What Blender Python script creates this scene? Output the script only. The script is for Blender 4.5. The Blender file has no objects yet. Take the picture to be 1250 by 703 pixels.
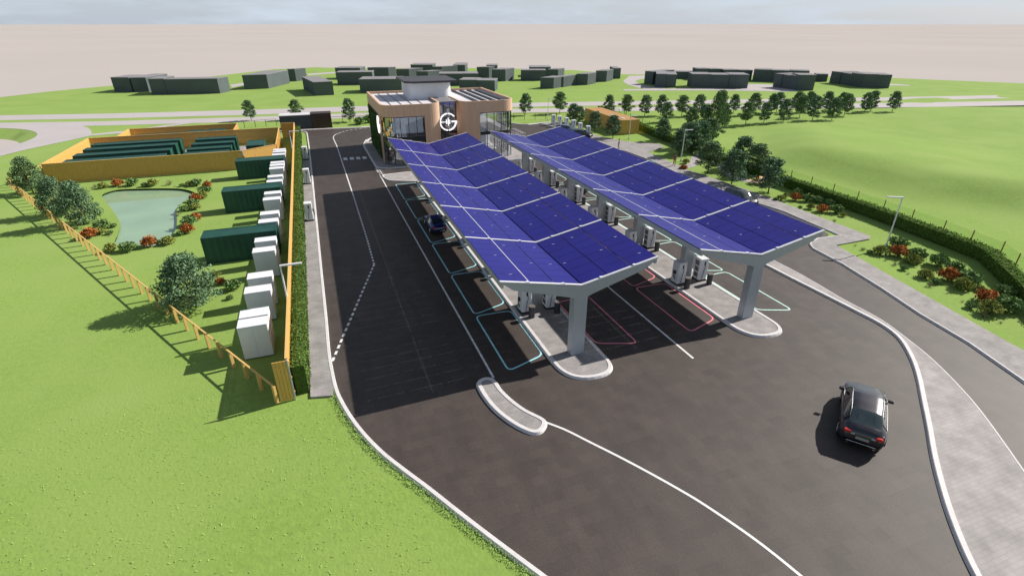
import bpy, bmesh, math, random
import numpy as np
from mathutils import Vector, Matrix, geometry
R=random.Random(7)
C=bpy.context.scene.collection
# ------------------------------------------------------------------ survey: photo pixel -> point on the site
F=643.0; CX,CY=625.0,351.5; HZ=28.0; VPX=363.0; H=19.5
TH=math.atan((CY-HZ)/F); PSI=math.atan((VPX-CX)/math.hypot(F,CY-HZ))
def gp(x,y,z=0.0):
    a=(x-CX)/F; b=(CY-y)/F
    fw=math.cos(TH)+b*math.sin(TH); up=-math.sin(TH)+b*math.cos(TH)
    t=(z-H)/up
    return ((a*math.cos(PSI)-fw*math.sin(PSI))*t,(a*math.sin(PSI)+fw*math.cos(PSI))*t)
def pxy(X,Y,Z):
    a=X*math.cos(PSI)+Y*math.sin(PSI); f=-X*math.sin(PSI)+Y*math.cos(PSI); u=Z-H
    return CX+F*a/(f*math.cos(TH)-u*math.sin(TH)), CY-F*(f*math.sin(TH)+u*math.cos(TH))/(f*math.cos(TH)-u*math.sin(TH))
def hgt(bx,by,ty):
    X,Y=gp(bx,by); lo,hi=0,19
    for i in range(40):
        m=(lo+hi)/2
        if pxy(X,Y,m)[1]>ty: lo=m
        else: hi=m
    return lo
# ------------------------------------------------------------------ materials
def mat(name,col,rough=.7,metal=0,spec=.5,noise=None,bump=None,emit=None,alpha=None,trans=0,coat=0,isl=0,scale2=None):
    m=bpy.data.materials.new(name); m.use_nodes=True; nt=m.node_tree; N=nt.nodes; L=nt.links
    b=N['Principled BSDF']
    b.inputs['Base Color'].default_value=(*col,1); b.inputs['Roughness'].default_value=rough
    b.inputs['Metallic'].default_value=metal; b.inputs['Specular IOR Level'].default_value=spec
    b.inputs['Coat Weight'].default_value=coat; b.inputs['Transmission Weight'].default_value=trans
    tc=N.new('ShaderNodeTexCoord')
    src=None
    if noise:
        # noise=(scale,amount[,detail[,stretch]])
        n=N.new('ShaderNodeTexNoise'); n.inputs['Scale'].default_value=noise[0]; n.inputs['Detail'].default_value=noise[2] if len(noise)>2 else 5
        mp=N.new('ShaderNodeMapping'); 
        if len(noise)>3: mp.inputs['Scale'].default_value=noise[3]
        L.new(tc.outputs['Object'],mp.inputs[0]); L.new(mp.outputs[0],n.inputs['Vector'])
        mr=N.new('ShaderNodeMapRange'); mr.inputs[1].default_value=.3; mr.inputs[2].default_value=.7
        mr.inputs[3].default_value=1-noise[1]; mr.inputs[4].default_value=1+noise[1]; L.new(n.outputs[0],mr.inputs[0])
        mul=N.new('ShaderNodeVectorMath'); mul.operation='SCALE'; mul.inputs[0].default_value=col; L.new(mr.outputs[0],mul.inputs['Scale'])
        src=mul.outputs[0]
        if scale2:
            n2=N.new('ShaderNodeTexNoise'); n2.inputs['Scale'].default_value=scale2[0]; n2.inputs['Detail'].default_value=4; L.new(tc.outputs['Object'],n2.inputs['Vector'])
            mr2=N.new('ShaderNodeMapRange'); mr2.inputs[1].default_value=.3; mr2.inputs[2].default_value=.7
            mr2.inputs[3].default_value=1-scale2[1]; mr2.inputs[4].default_value=1+scale2[1]; L.new(n2.outputs[0],mr2.inputs[0])
            m2=N.new('ShaderNodeVectorMath'); m2.operation='SCALE'; L.new(src,m2.inputs[0]); L.new(mr2.outputs[0],m2.inputs['Scale']); src=m2.outputs[0]
    if isl:
        g=N.new('ShaderNodeNewGeometry'); mr=N.new('ShaderNodeMapRange'); mr.inputs[3].default_value=1-isl; mr.inputs[4].default_value=1+isl
        L.new(g.outputs['Random Per Island'],mr.inputs[0]); m2=N.new('ShaderNodeVectorMath'); m2.operation='SCALE'
        if src: L.new(src,m2.inputs[0])
        else: m2.inputs[0].default_value=col
        L.new(mr.outputs[0],m2.inputs['Scale']); src=m2.outputs[0]
    if src: L.new(src,b.inputs['Base Color'])
    if bump:
        n=N.new('ShaderNodeTexNoise'); n.inputs['Scale'].default_value=bump[0]; n.inputs['Detail'].default_value=6; L.new(tc.outputs['Object'],n.inputs['Vector'])
        bp=N.new('ShaderNodeBump'); bp.inputs['Strength'].default_value=bump[1]; bp.inputs['Distance'].default_value=bump[2] if len(bump)>2 else .05
        L.new(n.outputs[0],bp.inputs['Height']); L.new(bp.outputs[0],b.inputs['Normal'])
    if emit: b.inputs['Emission Color'].default_value=(*emit[:3],1); b.inputs['Emission Strength'].default_value=emit[3]
    return m
def lerpcol(m,scale,c2,lo=.45,hi=.6,detail=6):
    "blend the base colour towards c2 in noise patches"
    nt=m.node_tree; N=nt.nodes; L=nt.links; b=N['Principled BSDF']; inp=b.inputs['Base Color']
    n=N.new('ShaderNodeTexNoise'); n.inputs['Scale'].default_value=scale; n.inputs['Detail'].default_value=detail
    tc=N.new('ShaderNodeTexCoord'); L.new(tc.outputs['Object'],n.inputs['Vector'])
    mr=N.new('ShaderNodeMapRange'); mr.inputs[1].default_value=lo; mr.inputs[2].default_value=hi; L.new(n.outputs[0],mr.inputs[0])
    mx=N.new('ShaderNodeMix'); mx.data_type='RGBA'; L.new(mr.outputs[0],mx.inputs[0])
    if inp.is_linked: L.new(inp.links[0].from_socket,mx.inputs[6])
    else: mx.inputs[6].default_value=inp.default_value
    mx.inputs[7].default_value=(*c2,1); L.new(mx.outputs[2],inp)
    return m
def brickmul(m,scale,w,h,c1,c2,mortar,ms=.02,rot=0):
    nt=m.node_tree; N=nt.nodes; L=nt.links; b=N['Principled BSDF']
    tc=N.new('ShaderNodeTexCoord'); mp=N.new('ShaderNodeMapping'); mp.inputs['Rotation'].default_value=(0,0,rot); L.new(tc.outputs['Object'],mp.inputs[0])
    t=N.new('ShaderNodeTexBrick'); L.new(mp.outputs[0],t.inputs['Vector']); t.inputs['Scale'].default_value=scale
    t.inputs['Brick Width'].default_value=w; t.inputs['Row Height'].default_value=h; t.inputs['Mortar Size'].default_value=ms
    t.inputs['Color1'].default_value=(*c1,1); t.inputs['Color2'].default_value=(*c2,1); t.inputs['Mortar'].default_value=(*mortar,1)
    n=N.new('ShaderNodeTexNoise'); n.inputs['Scale'].default_value=.9; n.inputs['Detail'].default_value=7; L.new(tc.outputs['Object'],n.inputs['Vector'])
    mr=N.new('ShaderNodeMapRange'); mr.inputs[1].default_value=.3; mr.inputs[2].default_value=.7; mr.inputs[3].default_value=.8; mr.inputs[4].default_value=1.15; L.new(n.outputs[0],mr.inputs[0])
    v=N.new('ShaderNodeVectorMath'); v.operation='SCALE'; L.new(t.outputs[0],v.inputs[0]); L.new(mr.outputs[0],v.inputs['Scale']); L.new(v.outputs[0],b.inputs['Base Color'])
    return m
M={}
M['grass']=lerpcol(mat('grass',(.215,.325,.068),.95,spec=.06,noise=(2.6,.09,9),scale2=(.05,.06),bump=(6,.28,.1)),.12,(.245,.345,.085),.42,.66)
M['grass'].node_tree.nodes['Principled BSDF'].inputs['Sheen Weight'].default_value=.12; M['grass'].node_tree.nodes['Principled BSDF'].inputs['Sheen Tint'].default_value=(.75,.9,.45,1); M['grass'].node_tree.nodes['Principled BSDF'].inputs['Sheen Roughness'].default_value=.6
M['asphalt']=mat('asphalt',(.066,.052,.046),.62,spec=.33,noise=(.9,.15,9,(1,.35,1)),scale2=(14,.16),bump=(30,.35,.01))
def blocky(m,w,h,amt):
    nt=m.node_tree; N=nt.nodes; L=nt.links; b=N['Principled BSDF']; tc=N.new('ShaderNodeTexCoord'); t=N.new('ShaderNodeTexBrick'); L.new(tc.outputs['Object'],t.inputs['Vector'])
    t.inputs['Scale'].default_value=1; t.inputs['Brick Width'].default_value=w; t.inputs['Row Height'].default_value=h; t.inputs['Mortar Size'].default_value=.012; t.inputs['Mortar Smooth'].default_value=1
    t.inputs['Color1'].default_value=(1-amt,)*3+(1,); t.inputs['Color2'].default_value=(1+amt,)*3+(1,); t.inputs['Mortar'].default_value=(1-amt,)*3+(1,)
    v=N.new('ShaderNodeVectorMath'); v.operation='MULTIPLY'; src=b.inputs['Base Color'].links[0].from_socket; L.new(src,v.inputs[0]); L.new(t.outputs[0],v.inputs[1]); L.new(v.outputs[0],b.inputs['Base Color'])
blocky(M['asphalt'],1.1,.55,.10)
M['paver']=brickmul(mat('paver',(.3,.27,.26),.85,spec=.25,bump=(8,.25,.01)),1,.4,.2,(.35,.325,.32),(.30,.28,.275),(.24,.222,.218),.008)
M['paver2']=brickmul(mat('paver_pale',(.3,.27,.26),.85,spec=.25,bump=(8,.25,.01)),1,.4,.2,(.40,.37,.36),(.36,.335,.325),(.30,.28,.27),.008)
M['concrete']=mat('kerb_concrete',(.66,.63,.63),.7,spec=.3,noise=(3,.07),bump=(20,.15,.01))
M['road']=mat('pale_road',(.47,.43,.43),.9,spec=.1,noise=(.15,.04),scale2=(3,.03))
M['plain']=mat('plain_sand',(.475,.43,.405),1,spec=0,noise=(.004,.04))
M['white']=mat('white_paint_marking',(.75,.74,.74),.6,noise=(4,.06))
M['cyan']=mat('cyan_marking',(.42,.85,.92),.5,noise=(4,.08)); M['red']=mat('red_marking',(.85,.24,.29),.5,noise=(4,.1)); M['mint']=mat('mint_marking',(.58,.88,.80),.5,noise=(4,.08))
M['steel']=mat('painted_steel',(.45,.49,.53),.42,metal=.25,noise=(2,.04),bump=(40,.05,.003))
M['cap']=mat('white_cap',(.74,.73,.78),.35,noise=(3,.05))
M['dark']=mat('dark_plastic',(.025,.025,.028),.5,noise=(20,.2)); M['darkmetal']=mat('dark_metal',(.06,.06,.07),.4,metal=.4,noise=(8,.15))
M['wpanel']=mat('white_enamel',(.80,.82,.86),.35,noise=(3,.03),bump=(6,.04,.01))
M['greycab']=mat('pale_cabinet',(.80,.80,.83),.5,noise=(2,.03),bump=(5,.05,.01))
M['gap']=mat('seam_dark',(.05,.05,.06),.8,noise=(8,.1))
M['wood']=mat('yellow_timber',(.66,.39,.10),.75,noise=(3,.12,6,(6,6,.6)),bump=(15,.2,.01))
M['woodtop']=mat('pale_timber_post',(.70,.44,.15),.75,noise=(4,.12,6,(6,6,.6)),bump=(15,.2,.01))
M['brown']=mat('brown_fence',(.30,.13,.06),.8,noise=(5,.2))
M['cgreen']=mat('green_container_paint',(.009,.066,.047),.5,noise=(.9,.16,7),scale2=(7,.08),bump=(9,.1,.01))
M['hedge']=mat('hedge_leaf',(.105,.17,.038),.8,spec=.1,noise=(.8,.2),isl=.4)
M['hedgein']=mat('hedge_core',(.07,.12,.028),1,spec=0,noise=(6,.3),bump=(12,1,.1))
M['leaf']=mat('tree_leaf',(.17,.255,.12),.85,spec=.08,noise=(.7,.25),isl=.5)
M['leaf2']=mat('tree_leaf_dark',(.15,.24,.13),.85,spec=.08,noise=(.7,.25),isl=.5)
M['green']=mat('shrub_green',(.18,.28,.10),.9,spec=.04,isl=.5,noise=(2,.2)); M['olive']=mat('shrub_olive',(.27,.30,.08),.9,spec=.04,isl=.45,noise=(2,.2))
M['rust']=mat('shrub_red',(.42,.16,.05),.9,spec=.04,isl=.45,noise=(2,.25)); M['pink']=mat('pink_flower',(.55,.34,.33),.8,isl=.3,noise=(4,.1)); M['sprig']=mat('brown_shrub',(.20,.19,.09),.8,isl=.4,noise=(4,.1))
M['bark']=mat('bark',(.11,.075,.05),.9,noise=(6,.3,6,(3,3,.5)),bump=(14,.5,.03))
M['house']=mat('grey_block',(.105,.125,.13),.9,spec=.1,noise=(.2,.08),scale2=(1.5,.04)); M['houseroof']=mat('grey_block_roof',(.26,.25,.265),.9,spec=.1,noise=(.3,.06))
M['rendr']=mat('pale_render',(.72,.75,.80),.7,noise=(.6,.04),bump=(9,.08,.01)); M['roofw']=mat('white_membrane',(.66,.63,.66),.7,noise=(.5,.06),scale2=(4,.03))
M['clad']=mat('timber_cladding',(.70,.46,.31),.55,noise=(1.6,.09,6,(5,5,.15)),bump=(6,.1,.01))
M['black']=mat('black_metal',(.02,.02,.025),.4,noise=(5,.2)); M['floor']=mat('floor_slab',(.55,.52,.5),.6,noise=(1,.05))
M['moss']=mat('living_wall',(.07,.15,.035),.85,isl=.5,noise=(1.5,.3)); M['sign']=mat('lit_sign',(.9,.9,.9),.5,emit=(1,1,1,.9))
M['navy']=mat('navy_cladding',(.035,.045,.075),.5,noise=(.8,.15)); M['brownc']=mat('brown_cladding',(.045,.026,.018),.6,noise=(1,.2,5,(5,5,.3)))
M['rim']=mat('alloy',(.55,.55,.57),.3,metal=.9,noise=(9,.05)); M['tyre']=mat('tyre',(.02,.02,.02),.85,noise=(20,.2))
M['tail']=mat('tail_lamp',(.6,.02,.01),.2,noise=(20,.1),coat=.5); M['lamp']=mat('head_lamp',(.38,.38,.4),.15,noise=(20,.05),coat=1); M['chrome']=mat('chrome',(.7,.7,.7),.15,metal=1,noise=(9,.03))
M['trim']=mat('satin_trim',(.16,.16,.17),.45,metal=.6,noise=(9,.03)); M['cglass']=mat('car_glass',(.02,.035,.035),.06,spec=.8,noise=(2,.2),coat=1); M['skin']=mat('skin',(.45,.25,.17),.6,noise=(9,.05)); M['hair']=mat('hair',(.03,.02,.015),.7,noise=(30,.3))
M['tuft']=mat('grass_blade',(.28,.41,.11),.9,spec=.05,noise=(1,.15),isl=.3)
M['soil']=mat('pond_bank',(.24,.30,.09),.95,spec=.1,noise=(2,.2,8),bump=(9,.8,.1))
def glass(name,tint,mix):
    m=bpy.data.materials.new(name); m.use_nodes=True; nt=m.node_tree; N=nt.nodes; L=nt.links
    for n in list(N): N.remove(n)
    o=N.new('ShaderNodeOutputMaterial'); mx=N.new('ShaderNodeMixShader'); t=N.new('ShaderNodeBsdfTransparent'); g=N.new('ShaderNodeBsdfGlossy')
    t.inputs[0].default_value=(*tint,1); g.inputs['Roughness'].default_value=.03; g.inputs[0].default_value=(.8,.85,.95,1)
    n=N.new('ShaderNodeTexNoise'); n.inputs['Scale'].default_value=.3; mr=N.new('ShaderNodeMapRange'); mr.inputs[3].default_value=mix*.85; mr.inputs[4].default_value=mix*1.15
    tc=N.new('ShaderNodeTexCoord'); L.new(tc.outputs['Object'],n.inputs['Vector']); L.new(n.outputs[0],mr.inputs[0])
    L.new(mr.outputs[0],mx.inputs[0]); L.new(t.outputs[0],mx.inputs[1]); L.new(g.outputs[0],mx.inputs[2]); L.new(mx.outputs[0],o.inputs[0]); return m
M['glass']=glass('window_glass',(.72,.76,.80),.45); M['bal']=glass('mesh_sheet',(.86,.93,.82),.06)
# pond water
m=mat('pond_water',(.31,.45,.29),.03,spec=.7,coat=.2,noise=(.25,.08),bump=(6,.05,.02)); M['water']=m
# solar panels: deep blue cells with a faint grid and glassy coat
def solar():
    m=mat('solar_glass',(.012,.018,.17),.35,spec=.16); nt=m.node_tree; N=nt.nodes; L=nt.links; b=N['Principled BSDF']
    tc=N.new('ShaderNodeTexCoord'); t=N.new('ShaderNodeTexBrick'); t.offset=0; L.new(tc.outputs['Object'],t.inputs['Vector'])
    t.inputs['Scale'].default_value=1; t.inputs['Brick Width'].default_value=.17; t.inputs['Row Height'].default_value=.17; t.inputs['Mortar Size'].default_value=.006
    t.inputs['Color1'].default_value=(.015,.013,.165,1); t.inputs['Color2'].default_value=(.018,.015,.185,1); t.inputs['Mortar'].default_value=(.045,.045,.30,1)
    n=N.new('ShaderNodeTexNoise'); n.inputs['Scale'].default_value=.5; n.inputs['Detail'].default_value=5; L.new(tc.outputs['Object'],n.inputs['Vector'])
    mr=N.new('ShaderNodeMapRange'); mr.inputs[3].default_value=.8; mr.inputs[4].default_value=1.2; L.new(n.outputs[0],mr.inputs[0])
    v=N.new('ShaderNodeVectorMath'); v.operation='SCALE'; L.new(t.outputs[0],v.inputs[0]); L.new(mr.outputs[0],v.inputs['Scale']); L.new(v.outputs[0],b.inputs['Base Color'])
    mr3=N.new('ShaderNodeMapRange'); mr3.inputs[3].default_value=.3; mr3.inputs[4].default_value=.42; L.new(n.outputs[0],mr3.inputs[0]); L.new(mr3.outputs[0],b.inputs['Roughness'])
    return m
M['solar']=solar()
M['pvframe']=mat('pv_frame',(.02,.02,.09),.4,metal=.4,noise=(3,.1))
def paint(name,col): return mat(name,col,.28,metal=.35,spec=.5,coat=1,noise=(2,.05))
M['p_dark']=paint('paint_charcoal',(.022,.019,.026)); M['p_blue']=paint('paint_navy',(.01,.03,.22)); M['p_black']=paint('paint_black',(.02,.02,.022)); M['p_grey']=paint('paint_steel_blue',(.12,.20,.27))
# ------------------------------------------------------------------ object helpers
ORD=['first','second','third','fourth','fifth','sixth','seventh','eighth','ninth','tenth','eleventh','twelfth','thirteenth','fourteenth','fifteenth','sixteenth','seventeenth','eighteenth','nineteenth','twentieth','twenty-first','twenty-second','twenty-third','twenty-fourth']
def tag(o,label=None,cat=None,group=None,kind=None):
    if label: o['label']=label
    if cat: o['category']=cat
    if group: o['group']=group
    if kind: o['kind']=kind
    return o
def thing(name,loc,rz,label,cat,group=None):
    o=bpy.data.objects.new(name,None); C.objects.link(o); o.location=(loc[0],loc[1],loc[2] if len(loc)>2 else 0); o.rotation_euler=(0,0,rz); o.empty_display_size=.2
    return tag(o,label,cat,group)
def link(name,me,parent=None):
    o=bpy.data.objects.new(name,me); C.objects.link(o)
    if parent: o.parent=parent
    return o
def obj(name,bm,m,parent=None,smooth=False):
    bmesh.ops.recalc_face_normals(bm,faces=bm.faces)
    me=bpy.data.meshes.new(name); bm.to_mesh(me); bm.free()
    for mm in (m if isinstance(m,(list,tuple)) else [m]): me.materials.append(M[mm] if isinstance(mm,str) else mm)
    if smooth:
        for p in me.polygons: p.use_smooth=True
    return link(name,me,parent)
def copytree(root,loc,rz=None,label=None,s=None):
    r=root.copy(); C.objects.link(r); r.location=(loc[0],loc[1],loc[2] if len(loc)>2 else 0)
    if rz is not None: r.rotation_euler=(0,0,rz)
    if s: r.scale=s if isinstance(s,tuple) else (s,s,s)
    if label: r['label']=label
    for ch in list(root.children):
        c=ch.copy(); C.objects.link(c); c.parent=r
        for g in ch.children:
            d=g.copy(); C.objects.link(d); d.parent=c
    return r
def NB(): return bmesh.new()
def box(bm,x0,y0,z0,x1,y1,z1,bev=0,mi=0,seg=2):
    r=bmesh.ops.create_cube(bm,size=1); vs=r['verts']
    for v in vs: v.co=((x0+x1)/2+v.co.x*(x1-x0),(y0+y1)/2+v.co.y*(y1-y0),(z0+z1)/2+v.co.z*(z1-z0))
    fs=set(f for v in vs for f in v.link_faces)
    for f in fs: f.material_index=mi
    if bev: bmesh.ops.bevel(bm,geom=list(set(e for v in vs for e in v.link_edges)),offset=bev,segments=seg,affect='EDGES',profile=.5)
    return bm
def cyl(bm,p0,p1,r0,r1=None,n=12,mi=0):
    p0=Vector(p0); p1=Vector(p1); r1=r0 if r1 is None else r1; d=(p1-p0); q=d.to_track_quat('Z','Y')
    a=[];b=[]
    for i in range(n):
        t=2*math.pi*i/n; c=Vector((math.cos(t),math.sin(t),0))
        a.append(bm.verts.new(p0+q@(c*r0))); b.append(bm.verts.new(p1+q@(c*r1)))
    for i in range(n):
        bm.faces.new((a[i],a[(i+1)%n],b[(i+1)%n],b[i])).material_index=mi
    bm.faces.new(a[::-1]).material_index=mi; bm.faces.new(b).material_index=mi
    return bm
def tube(bm,pts,r,n=6):
    for a,b in zip(pts[:-1],pts[1:]): cyl(bm,a,b,r,n=n)
    return bm
def prism(bm,pts,z0,z1,mi=0,bottom=True):
    tri=geometry.tessellate_polygon([[Vector((p[0],p[1],0)) for p in pts]])
    t=[bm.verts.new((p[0],p[1],z1)) for p in pts]
    for f in tri:
        try: bm.faces.new([t[i] for i in f]).material_index=mi
        except ValueError: pass
    if z0 is not None:
        b=[bm.verts.new((p[0],p[1],z0)) for p in pts]; n=len(pts)
        for i in range(n): bm.faces.new((b[i],b[(i+1)%n],t[(i+1)%n],t[i])).material_index=mi
    return bm
def cat(pts,n=6,closed=False):
    P=[Vector((p[0],p[1])) for p in pts]; out=[]; k=len(P)
    rng=range(k if closed else k-1)
    for i in rng:
        p0=P[(i-1)%k] if closed or i>0 else P[0]*2-P[1]; p1=P[i]; p2=P[(i+1)%k]; p3=P[(i+2)%k] if closed or i+2<k else P[-1]*2-P[-2]
        for j in range(n):
            t=j/n; out.append(tuple(.5*((2*p1)+(-p0+p2)*t+(2*p0-5*p1+4*p2-p3)*t*t+(-p0+3*p1-3*p2+p3)*t**3)))
    if not closed: out.append(tuple(P[-1]))
    return out
def rounded(pts,r,n=6):
    out=[];k=len(pts)
    for i,p in enumerate(pts):
        rr=r[i] if isinstance(r,(list,tuple)) else r
        p=Vector(p[:2]); a=Vector(pts[i-1][:2]); b=Vector(pts[(i+1)%k][:2])
        if rr<=0: out.append(tuple(p)); continue
        da=(a-p);db=(b-p); ra=min(rr,da.length*.49); rb=min(rr,db.length*.49)
        s=p+da.normalized()*ra; e=p+db.normalized()*rb
        for j in range(n+1):
            t=j/n; out.append(tuple(s*(1-t)**2+p*2*t*(1-t)+e*t*t))
    return out
def offset(pts,d,closed=False):
    out=[];k=len(pts)
    for i in range(k):
        p=Vector(pts[i][:2])
        a=Vector(pts[i-1][:2]) if (closed or i>0) else None; b=Vector(pts[(i+1)%k][:2]) if (closed or i<k-1) else None
        t=Vector((0,0))
        if a is not None and (p-a).length>1e-6: t+=(p-a).normalized()
        if b is not None and (b-p).length>1e-6: t+=(b-p).normalized()
        t.normalize(); out.append((p.x-t.y*d,p.y+t.x*d))
    return out
def sweep(bm,pts,prof,closed=False,mi=0):
    "prof: list of (offset,z)"
    rows=[[ (q[0],q[1],z) for q in offset(pts,o,closed)] for o,z in prof]
    V=[[bm.verts.new(q) for q in r] for r in rows]; n=len(pts)
    for a,b in zip(V[:-1],V[1:]):
        for i in range(n if closed else n-1):
            j=(i+1)%n; bm.faces.new((a[i],a[j],b[j],b[i])).material_index=mi
    if not closed:
        for e in (0,-1):
            try: bm.faces.new([r[e] for r in V])
            except Exception: pass
    return bm
def struct(name,bm,m,smooth=False): return tag(obj(name,bm,m,None,smooth),kind='structure')
def kerb(pts,closed=False,w=.2,h=.14,side=1,name='kerb'):
    bm=NB(); s=side
    sweep(bm,pts,[(-.07*s,0.0),(0,h-.03),(.03*s,h),((w-.02)*s,h),(w*s,h-.02),(w*s,0.0)],closed)
    return struct(name,bm,'concrete')
def stripe(bm,pts,w,z=.016,closed=False):
    a=offset(pts,w/2,closed); b=offset(pts,-w/2,closed); n=len(pts)
    A=[bm.verts.new((*p,z)) for p in a]; B=[bm.verts.new((*p,z)) for p in b]
    for i in range(n if closed else n-1):
        j=(i+1)%n; bm.faces.new((A[i],A[j],B[j],B[i]))
    return bm
def dashes(bm,pts,w,dl,gap,z=.016):
    pts=[Vector(p[:2]) for p in pts]; seg=[];acc=0
    L=[0]
    for a,b in zip(pts[:-1],pts[1:]): L.append(L[-1]+(b-a).length)
    def at(s):
        for i in range(len(L)-1):
            if s<=L[i+1]+1e-6:
                t=(s-L[i])/max(1e-9,L[i+1]-L[i]); return pts[i].lerp(pts[i+1],t)
        return pts[-1]
    s=0
    while s+dl<=L[-1]:
        stripe(bm,[tuple(at(s)),tuple(at(s+dl))],w,z); s+=dl+gap
    return bm
G=lambda *q:[gp(*p) for p in q]
PI=math.pi
# ------------------------------------------------------------------ ground sheet with pond and sunken roundabout
pond=cat(G((125,238),(137,233),(152,231),(178,230.3),(205,230),(224,231),(237,235),(238,239),(229,243),(222,248),(215.5,257),(216,270),(213.5,282),(203,292),(188,300),(165,299),(141,298),(144,286),(146.5,273),(141,262),(134,252),(128,245)),5,True)
ra=[gp(0,157),gp(45,164),gp(0,181.5)]
def circ(p,q,r):
    ax,ay=p;bx,by=q;cx,cy=r;d=2*(ax*(by-cy)+bx*(cy-ay)+cx*(ay-by))
    ux=((ax*ax+ay*ay)*(by-cy)+(bx*bx+by*by)*(cy-ay)+(cx*cx+cy*cy)*(ay-by))/d
    uy=((ax*ax+ay*ay)*(cx-bx)+(bx*bx+by*by)*(ax-cx)+(cx*cx+cy*cy)*(bx-ax))/d
    return (ux,uy),math.hypot(ax-ux,ay-uy)
RC,RR=circ(*ra)
ridge=[gp(925,190),gp(985,195),gp(1040,208),gp(1110,226),gp(1250,246),gp(1400,262)]
def segd(p,a,b):
    ab=(b[0]-a[0],b[1]-a[1]); t=((p[0]-a[0])*ab[0]+(p[1]-a[1])*ab[1])/(ab[0]**2+ab[1]**2); tc=max(0,min(1,t))
    q=(a[0]+ab[0]*tc,a[1]+ab[1]*tc); d=math.hypot(p[0]-q[0],p[1]-q[1]); s=ab[0]*(p[1]-a[1])-ab[1]*(p[0]-a[0])
    return d,s,tc
def zf(x,y):
    z=0
    r=math.hypot(x-RC[0],y-RC[1])
    if r<RR: z=-2.2*min(1,(RR-r)/4.5)
    if x>62 and y<112:
        best=min((segd((x,y),a,b)+(i,) for i,(a,b) in enumerate(zip(ridge[:-1],ridge[1:]))),key=lambda t:t[0])
        d,s,t,i=best; amp=2.3*(min(1,t*1.0) if i==0 else 1)
        if i==0 and t<=0: amp=0
        if s>0: z+=amp*math.exp(-(d/26)**2)      # far side, gentle
        else: z+=amp*math.exp(-(d/5.0)**2)
        z+=.25*math.sin(x*.09+y*.05)*math.sin(y*.11-x*.03)*min(1,(x-62)/15)*min(1,max(0,(112-y)/15))
    return z
outer=[gp(-420,175),gp(-140,136),gp(0,119),gp(60,112),gp(140,104.5),gp(230,97),gp(290,90),gp(335,85),gp(385,82.5),gp(440,84),gp(520,83),gp(620,84),gp(700,86),gp(760,91),gp(800,91.5),gp(900,92),gp(1000,93.5),gp(1090,95.5),gp(1160,98.5),gp(1250,102),gp(1420,112),(230,20),(160,-45),(-150,-45),(-170,40)]
def inside(p,poly):
    c=False;n=len(poly)
    for i in range(n):
        a=poly[i];b=poly[i-1]
        if (a[1]>p[1])!=(b[1]>p[1]) and p[0]<(b[0]-a[0])*(p[1]-a[1])/(b[1]-a[1])+a[0]: c=not c
    return c
V=[];Ed=[]
def loop(pts):
    s=len(V); V.extend(Vector(p[:2]) for p in pts); n=len(pts); Ed.extend((s+i,s+(i+1)%n) for i in range(n))
loop(outer); loop(pond)
for rr in (RR,RR-4.5): loop([(RC[0]+rr*math.cos(t*2*PI/72),RC[1]+rr*math.sin(t*2*PI/72)) for t in range(72)])
xx=-170
while xx<235:
    yy=-44
    while yy<215:
        if inside((xx,yy),outer) and not (abs(math.hypot(xx-RC[0],yy-RC[1])-RR)<1): V.append(Vector((xx+R.uniform(-.3,.3),yy+R.uniform(-.3,.3))))
        yy+=3.2 if xx>55 else 6
    xx+=3.2 if xx>55 else 6
cd=geometry.delaunay_2d_cdt(V,Ed,[],0,1e-4)
bm=NB(); vs=[bm.verts.new((v.x,v.y,zf(v.x,v.y))) for v in cd[0]]
for f in cd[2]:
    c=(sum(cd[0][i].x for i in f)/3,sum(cd[0][i].y for i in f)/3)
    if inside(c,outer) and not inside(c,pond): bm.faces.new([vs[i] for i in f])
bmesh.ops.delete(bm,geom=[v for v in bm.verts if not v.link_faces],context='VERTS')
ground=struct('ground',bm,'grass',True)
# edge skirt of the terrain and the pale plain beyond it
bm=NB(); sweep(bm,outer,[(0,0.0),(1.5,-1.6)] ,True); struct('ground_edge',bm,'grass')
bm=NB(); prism(bm,[(9000*math.cos(i*PI/48),9000*math.sin(i*PI/48)) for i in range(96)],None,-1.5); struct('plain',bm,'plain')
bm=NB(); sweep(bm,pond,[(0,0),(.35,-.28),(1.3,-.75)],True)
cpx=sum(p[0] for p in pond)/len(pond)
struct('pond_bank',bm,'soil',True)
bm=NB(); prism(bm,offset(pond,.1,True),None,-.24); struct('pond_water',bm,'water')
bm=NB(); prism(bm,pond,None,-.9); struct('pond_bed',bm,'soil')
# ------------------------------------------------------------------ far roads
def road(px_top,px_bot,z=.02,name='road'):
    bm=NB(); prism(bm,G(*px_top)+G(*px_bot)[::-1],None,z); return struct(name,bm,'road')
road([(-400,149),(0,141.2),(130,139),(300,134.6),(440,130),(627,126),(860,122.5),(1100,118.8),(1250,116),(1420,112.8)],[(-400,156),(0,147.2),(130,145),(300,140.8),(440,136),(627,131),(860,127),(1100,123),(1250,120),(1420,116.5)])
road([(-400,160),(0,150.3),(130,148.3),(300,143.3),(440,138.3),(627,133.3),(860,129.6),(1100,125.8),(1250,123.3),(1420,120)],[(-400,167),(0,156),(130,153.6),(300,149),(440,144),(627,138),(860,134.6),(1100,131.4),(1250,129),(1420,126)])
bm=NB(); ring=[gp(-60,152),gp(0,151),gp(60,151),gp(99.8,153.8),gp(108,156.5),gp(111.5,160),gp(112,164),gp(150,160.4),gp(200,153.5),gp(251,147.8),gp(251,148.6),gp(200,155.5),gp(150,163),gp(111.5,166),gp(85.6,171.6),gp(32,183),gp(0,191),gp(-60,210),gp(-200,235)]
circp=[(RC[0]+(RR+.05)*math.cos(t*2*PI/72),RC[1]+(RR+.05)*math.sin(t*2*PI/72)) for t in range(72)]
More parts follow.
